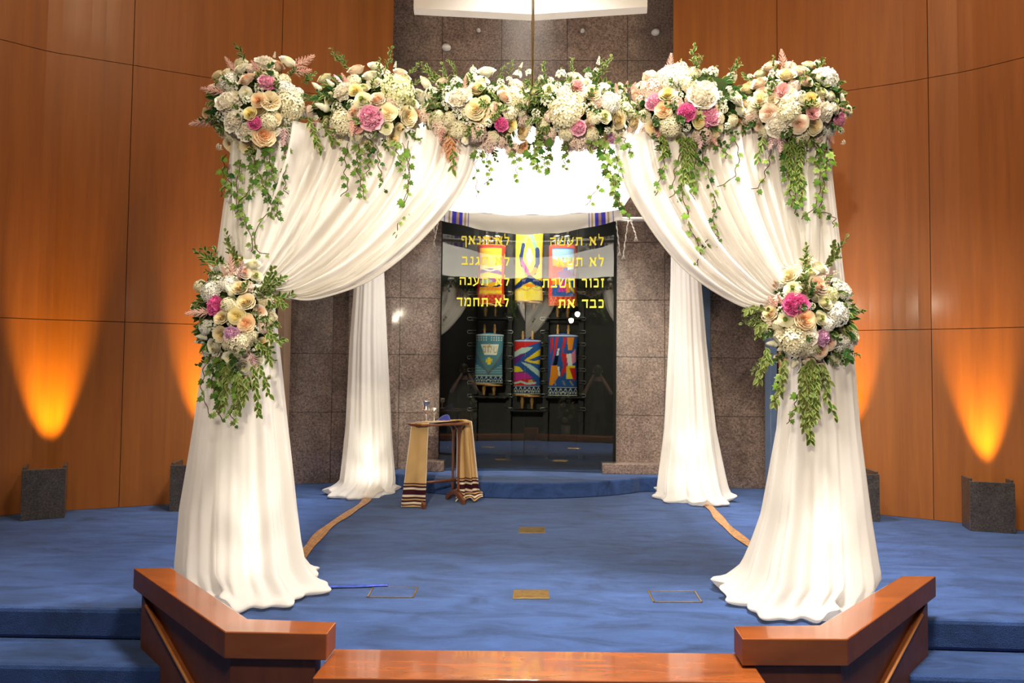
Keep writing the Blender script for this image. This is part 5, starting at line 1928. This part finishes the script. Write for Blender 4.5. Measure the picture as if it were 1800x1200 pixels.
# ================================================================== BEHIND THE CAMERA: what the glass doors mirror
lamp('overhead_light', 'AREA', (.2, -1.2, 5.7), (.2, .9, -.2), 75, (1, .86, .68), .6, spread=radians(110))  # added unseen light, brightens the rail fronts, steps and aisle flowers
for x, lb, sd in ((.42, 'aisle flowers in a white pot, mirrored low in the left glass door', 31), (-1.05, 'aisle flowers in a white pot, mirrored low in the right glass door', 32)):
    t = thing('aisle_flowers', lb, 'flowers', (x, -3.2, -.45), 'aisle flowers mirrored in the glass')
    mb = MB()
    mb.lathe([(.08, 0), (.10, .02), (.12, .26), (.105, .26), (.09, .04), (.001, .03)], (x, -3.2, -.45), 24)
    mb.build('pot', M['white_paint'], t)
    rd = random.Random(sd)
    mb = MB()
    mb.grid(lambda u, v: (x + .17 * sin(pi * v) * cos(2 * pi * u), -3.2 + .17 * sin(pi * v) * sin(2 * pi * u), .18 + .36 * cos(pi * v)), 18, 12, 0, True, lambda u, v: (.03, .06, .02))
    for j in range(130):
        a, zz = rd.uniform(0, 2 * pi), rd.uniform(-1, 1)
        r = sqrt(1 - zz * zz)
        nv = Vector((r * cos(a), r * sin(a), zz))
        leaf(mb, Vector((x + nv.x * .16, -3.2 + nv.y * .16, .18 + nv.z * .34)), nv + Vector((rd.uniform(-.6, .6), rd.uniform(-.6, .6), rd.uniform(-.6, .6))), Vector((.1, .2, 1)), .08, .02, OLV, EDGE)
    o = mb.build('foliage', M['leaf'], t)
    o['kind'] = 'stuff'
    for k in range(20):
        a, zz = k * 2.39996, 1 - 1.7 * (k + .5) / 20
        r = sqrt(max(0, 1 - zz * zz))
        n = Vector((r * cos(a), r * sin(a), zz * .7))
        place(('rw', 'hw', 'rc', 'st', 'pw', 'bw')[k % 6], t, (x + n.x * .18, -3.2 + n.y * .18, .18 + zz * .34), n, rd.uniform(.055, .085))

# photographer: one continuous skinned body
verts = [(0, -.40, .42), (0, -.42, .66), (0, -.40, .88), (0, -.36, 1.02), (0, -.33, 1.12), (0, -.30, 1.25),
         (.19, -.36, .90), (.30, -.24, .70), (.10, -.13, 1.06), (-.19, -.36, .90), (-.28, -.22, .70), (-.09, -.12, 1.06),
         (.10, -.40, .36), (.11, -.37, -.02), (.12, -.42, -.40), (.14, -.30, -.425), (-.10, -.40, .36), (-.12, -.38, -.02), (-.14, -.42, -.40), (-.16, -.30, -.425)]
edges = [(0, 1), (1, 2), (2, 3), (3, 4), (4, 5), (2, 6), (6, 7), (7, 8), (2, 9), (9, 10), (10, 11), (0, 12), (12, 13), (13, 14), (14, 15), (0, 16), (16, 17), (17, 18), (18, 19)]
rad = [.145, .125, .15, .055, .085, .065, .062, .044, .034, .062, .044, .034, .09, .062, .045, .035, .09, .062, .045, .035]
k = len(verts)
for s, w in ((1, 8), (-1, 11)):                        # five fingers closed round the camera
    bx, by, bz = verts[w]
    for j in range(4):
        z = bz + .055 - .021 * j
        ln = (.030, .034, .032, .025)[j]
        verts += [(bx - s * .006, by + .035, z), (bx - s * (.006 + ln), by + .042, z - .004)]
        rad += [.009, .008]
        edges += [(w, k), (k, k + 1)]
        k += 2
    verts += [(bx - s * .02, by - .005, bz - .035), (bx - s * .05, by + .012, bz - .040)]
    rad += [.011, .009]
    edges += [(w, k), (k, k + 1)]
    k += 2
me = bpy.data.meshes.new('person')
me.from_pydata(verts, edges, [])
tmp = bpy.data.objects.new('person_skeleton', me)
COL.objects.link(tmp)
sk = tmp.modifiers.new('skin', 'SKIN')
for i, r in enumerate(rad):
    me.skin_vertices[0].data[i].radius = (r, r * (.72 if i < 3 else 1))
me.skin_vertices[0].data[0].use_root = True
ss = tmp.modifiers.new('sub', 'SUBSURF')
ss.levels = ss.render_levels = 2
dg = bpy.context.evaluated_depsgraph_get()
body = bpy.data.meshes.new_from_object(tmp.evaluated_get(dg))
bpy.data.objects.remove(tmp)
M['skin'] = mat('skin', (.55, .32, .22), .55, var=.08)
M['black_cloth'] = mat('black_cloth', (.015, .015, .017), .9, var=.3)
M['hair'] = mat('dark_hair', (.03, .018, .010), .5, var=.3, vscale=40)
M['camera_body'] = mat('camera_black', (.012, .012, .013), .4, var=.1)
body.materials.clear()
body.materials.append(M['black_cloth'])
body.materials.append(M['skin'])
for p in body.polygons:
    p.use_smooth = True
    c = p.center
    p.material_index = 1 if (c.z > .99 or (c.y > -.24 and c.z > .66)) else 0
t = link('person', body)
tag(t, 'person in black holding a camera to the face, mirrored in the dark glass doors', 'person')
mb = MB()
mb.grid(lambda u, v: (.100 * sin(pi * v * .62) * cos(2 * pi * u), -.325 + .105 * sin(pi * v * .62) * sin(2 * pi * u) - .02 * v, 1.205 + .125 * cos(pi * v * .62)), 24, 12, 0, True)
mb.build('hair', M['hair'], t)
for s in (-1, 1):
    mb = MB()
    mb.lathe([(.001, -.018), (.012, -.012), (.014, 0), (.012, .012), (.001, .018)], (s * .092, -.30, 1.18), 10)
    mb.build('ear', M['skin'], t)
mb = MB()
mb.tube([(0, -.208, 1.20), (0, -.196, 1.172), (0, -.205, 1.16)], [.008, .013, .008], 8)
mb.build('nose', M['skin'], t)
mb = MB()
mb.box((-.07, -.185, 1.075), (.07, -.115, 1.165))
mb.box((-.03, -.18, 1.165), (.03, -.12, 1.195))
c = thing('camera', 'black camera held up by the person mirrored in the glass door', 'camera', (0, -.15, 1.075))
mb.build('camera_body', M['camera_body'], c, False, .006)
mb = MB()
k0 = len(mb.v)
prof = [(.036, -.115), (.036, -.05), (.040, -.045), (.040, -.012), (.034, -.010), (.030, -.03)]
for r, y in prof:
    for j in range(24):
        a = 2 * pi * j / 24
        mb.vert((r * cos(a), y, 1.12 + r * sin(a)))
for i in range(len(prof) - 1):
    for j in range(24):
        q0, q1 = k0 + i * 24 + j, k0 + i * 24 + (j + 1) % 24
        mb.face((q0, q1, q1 + 24, q0 + 24))
mb.build('lens', M['camera_body'], c)
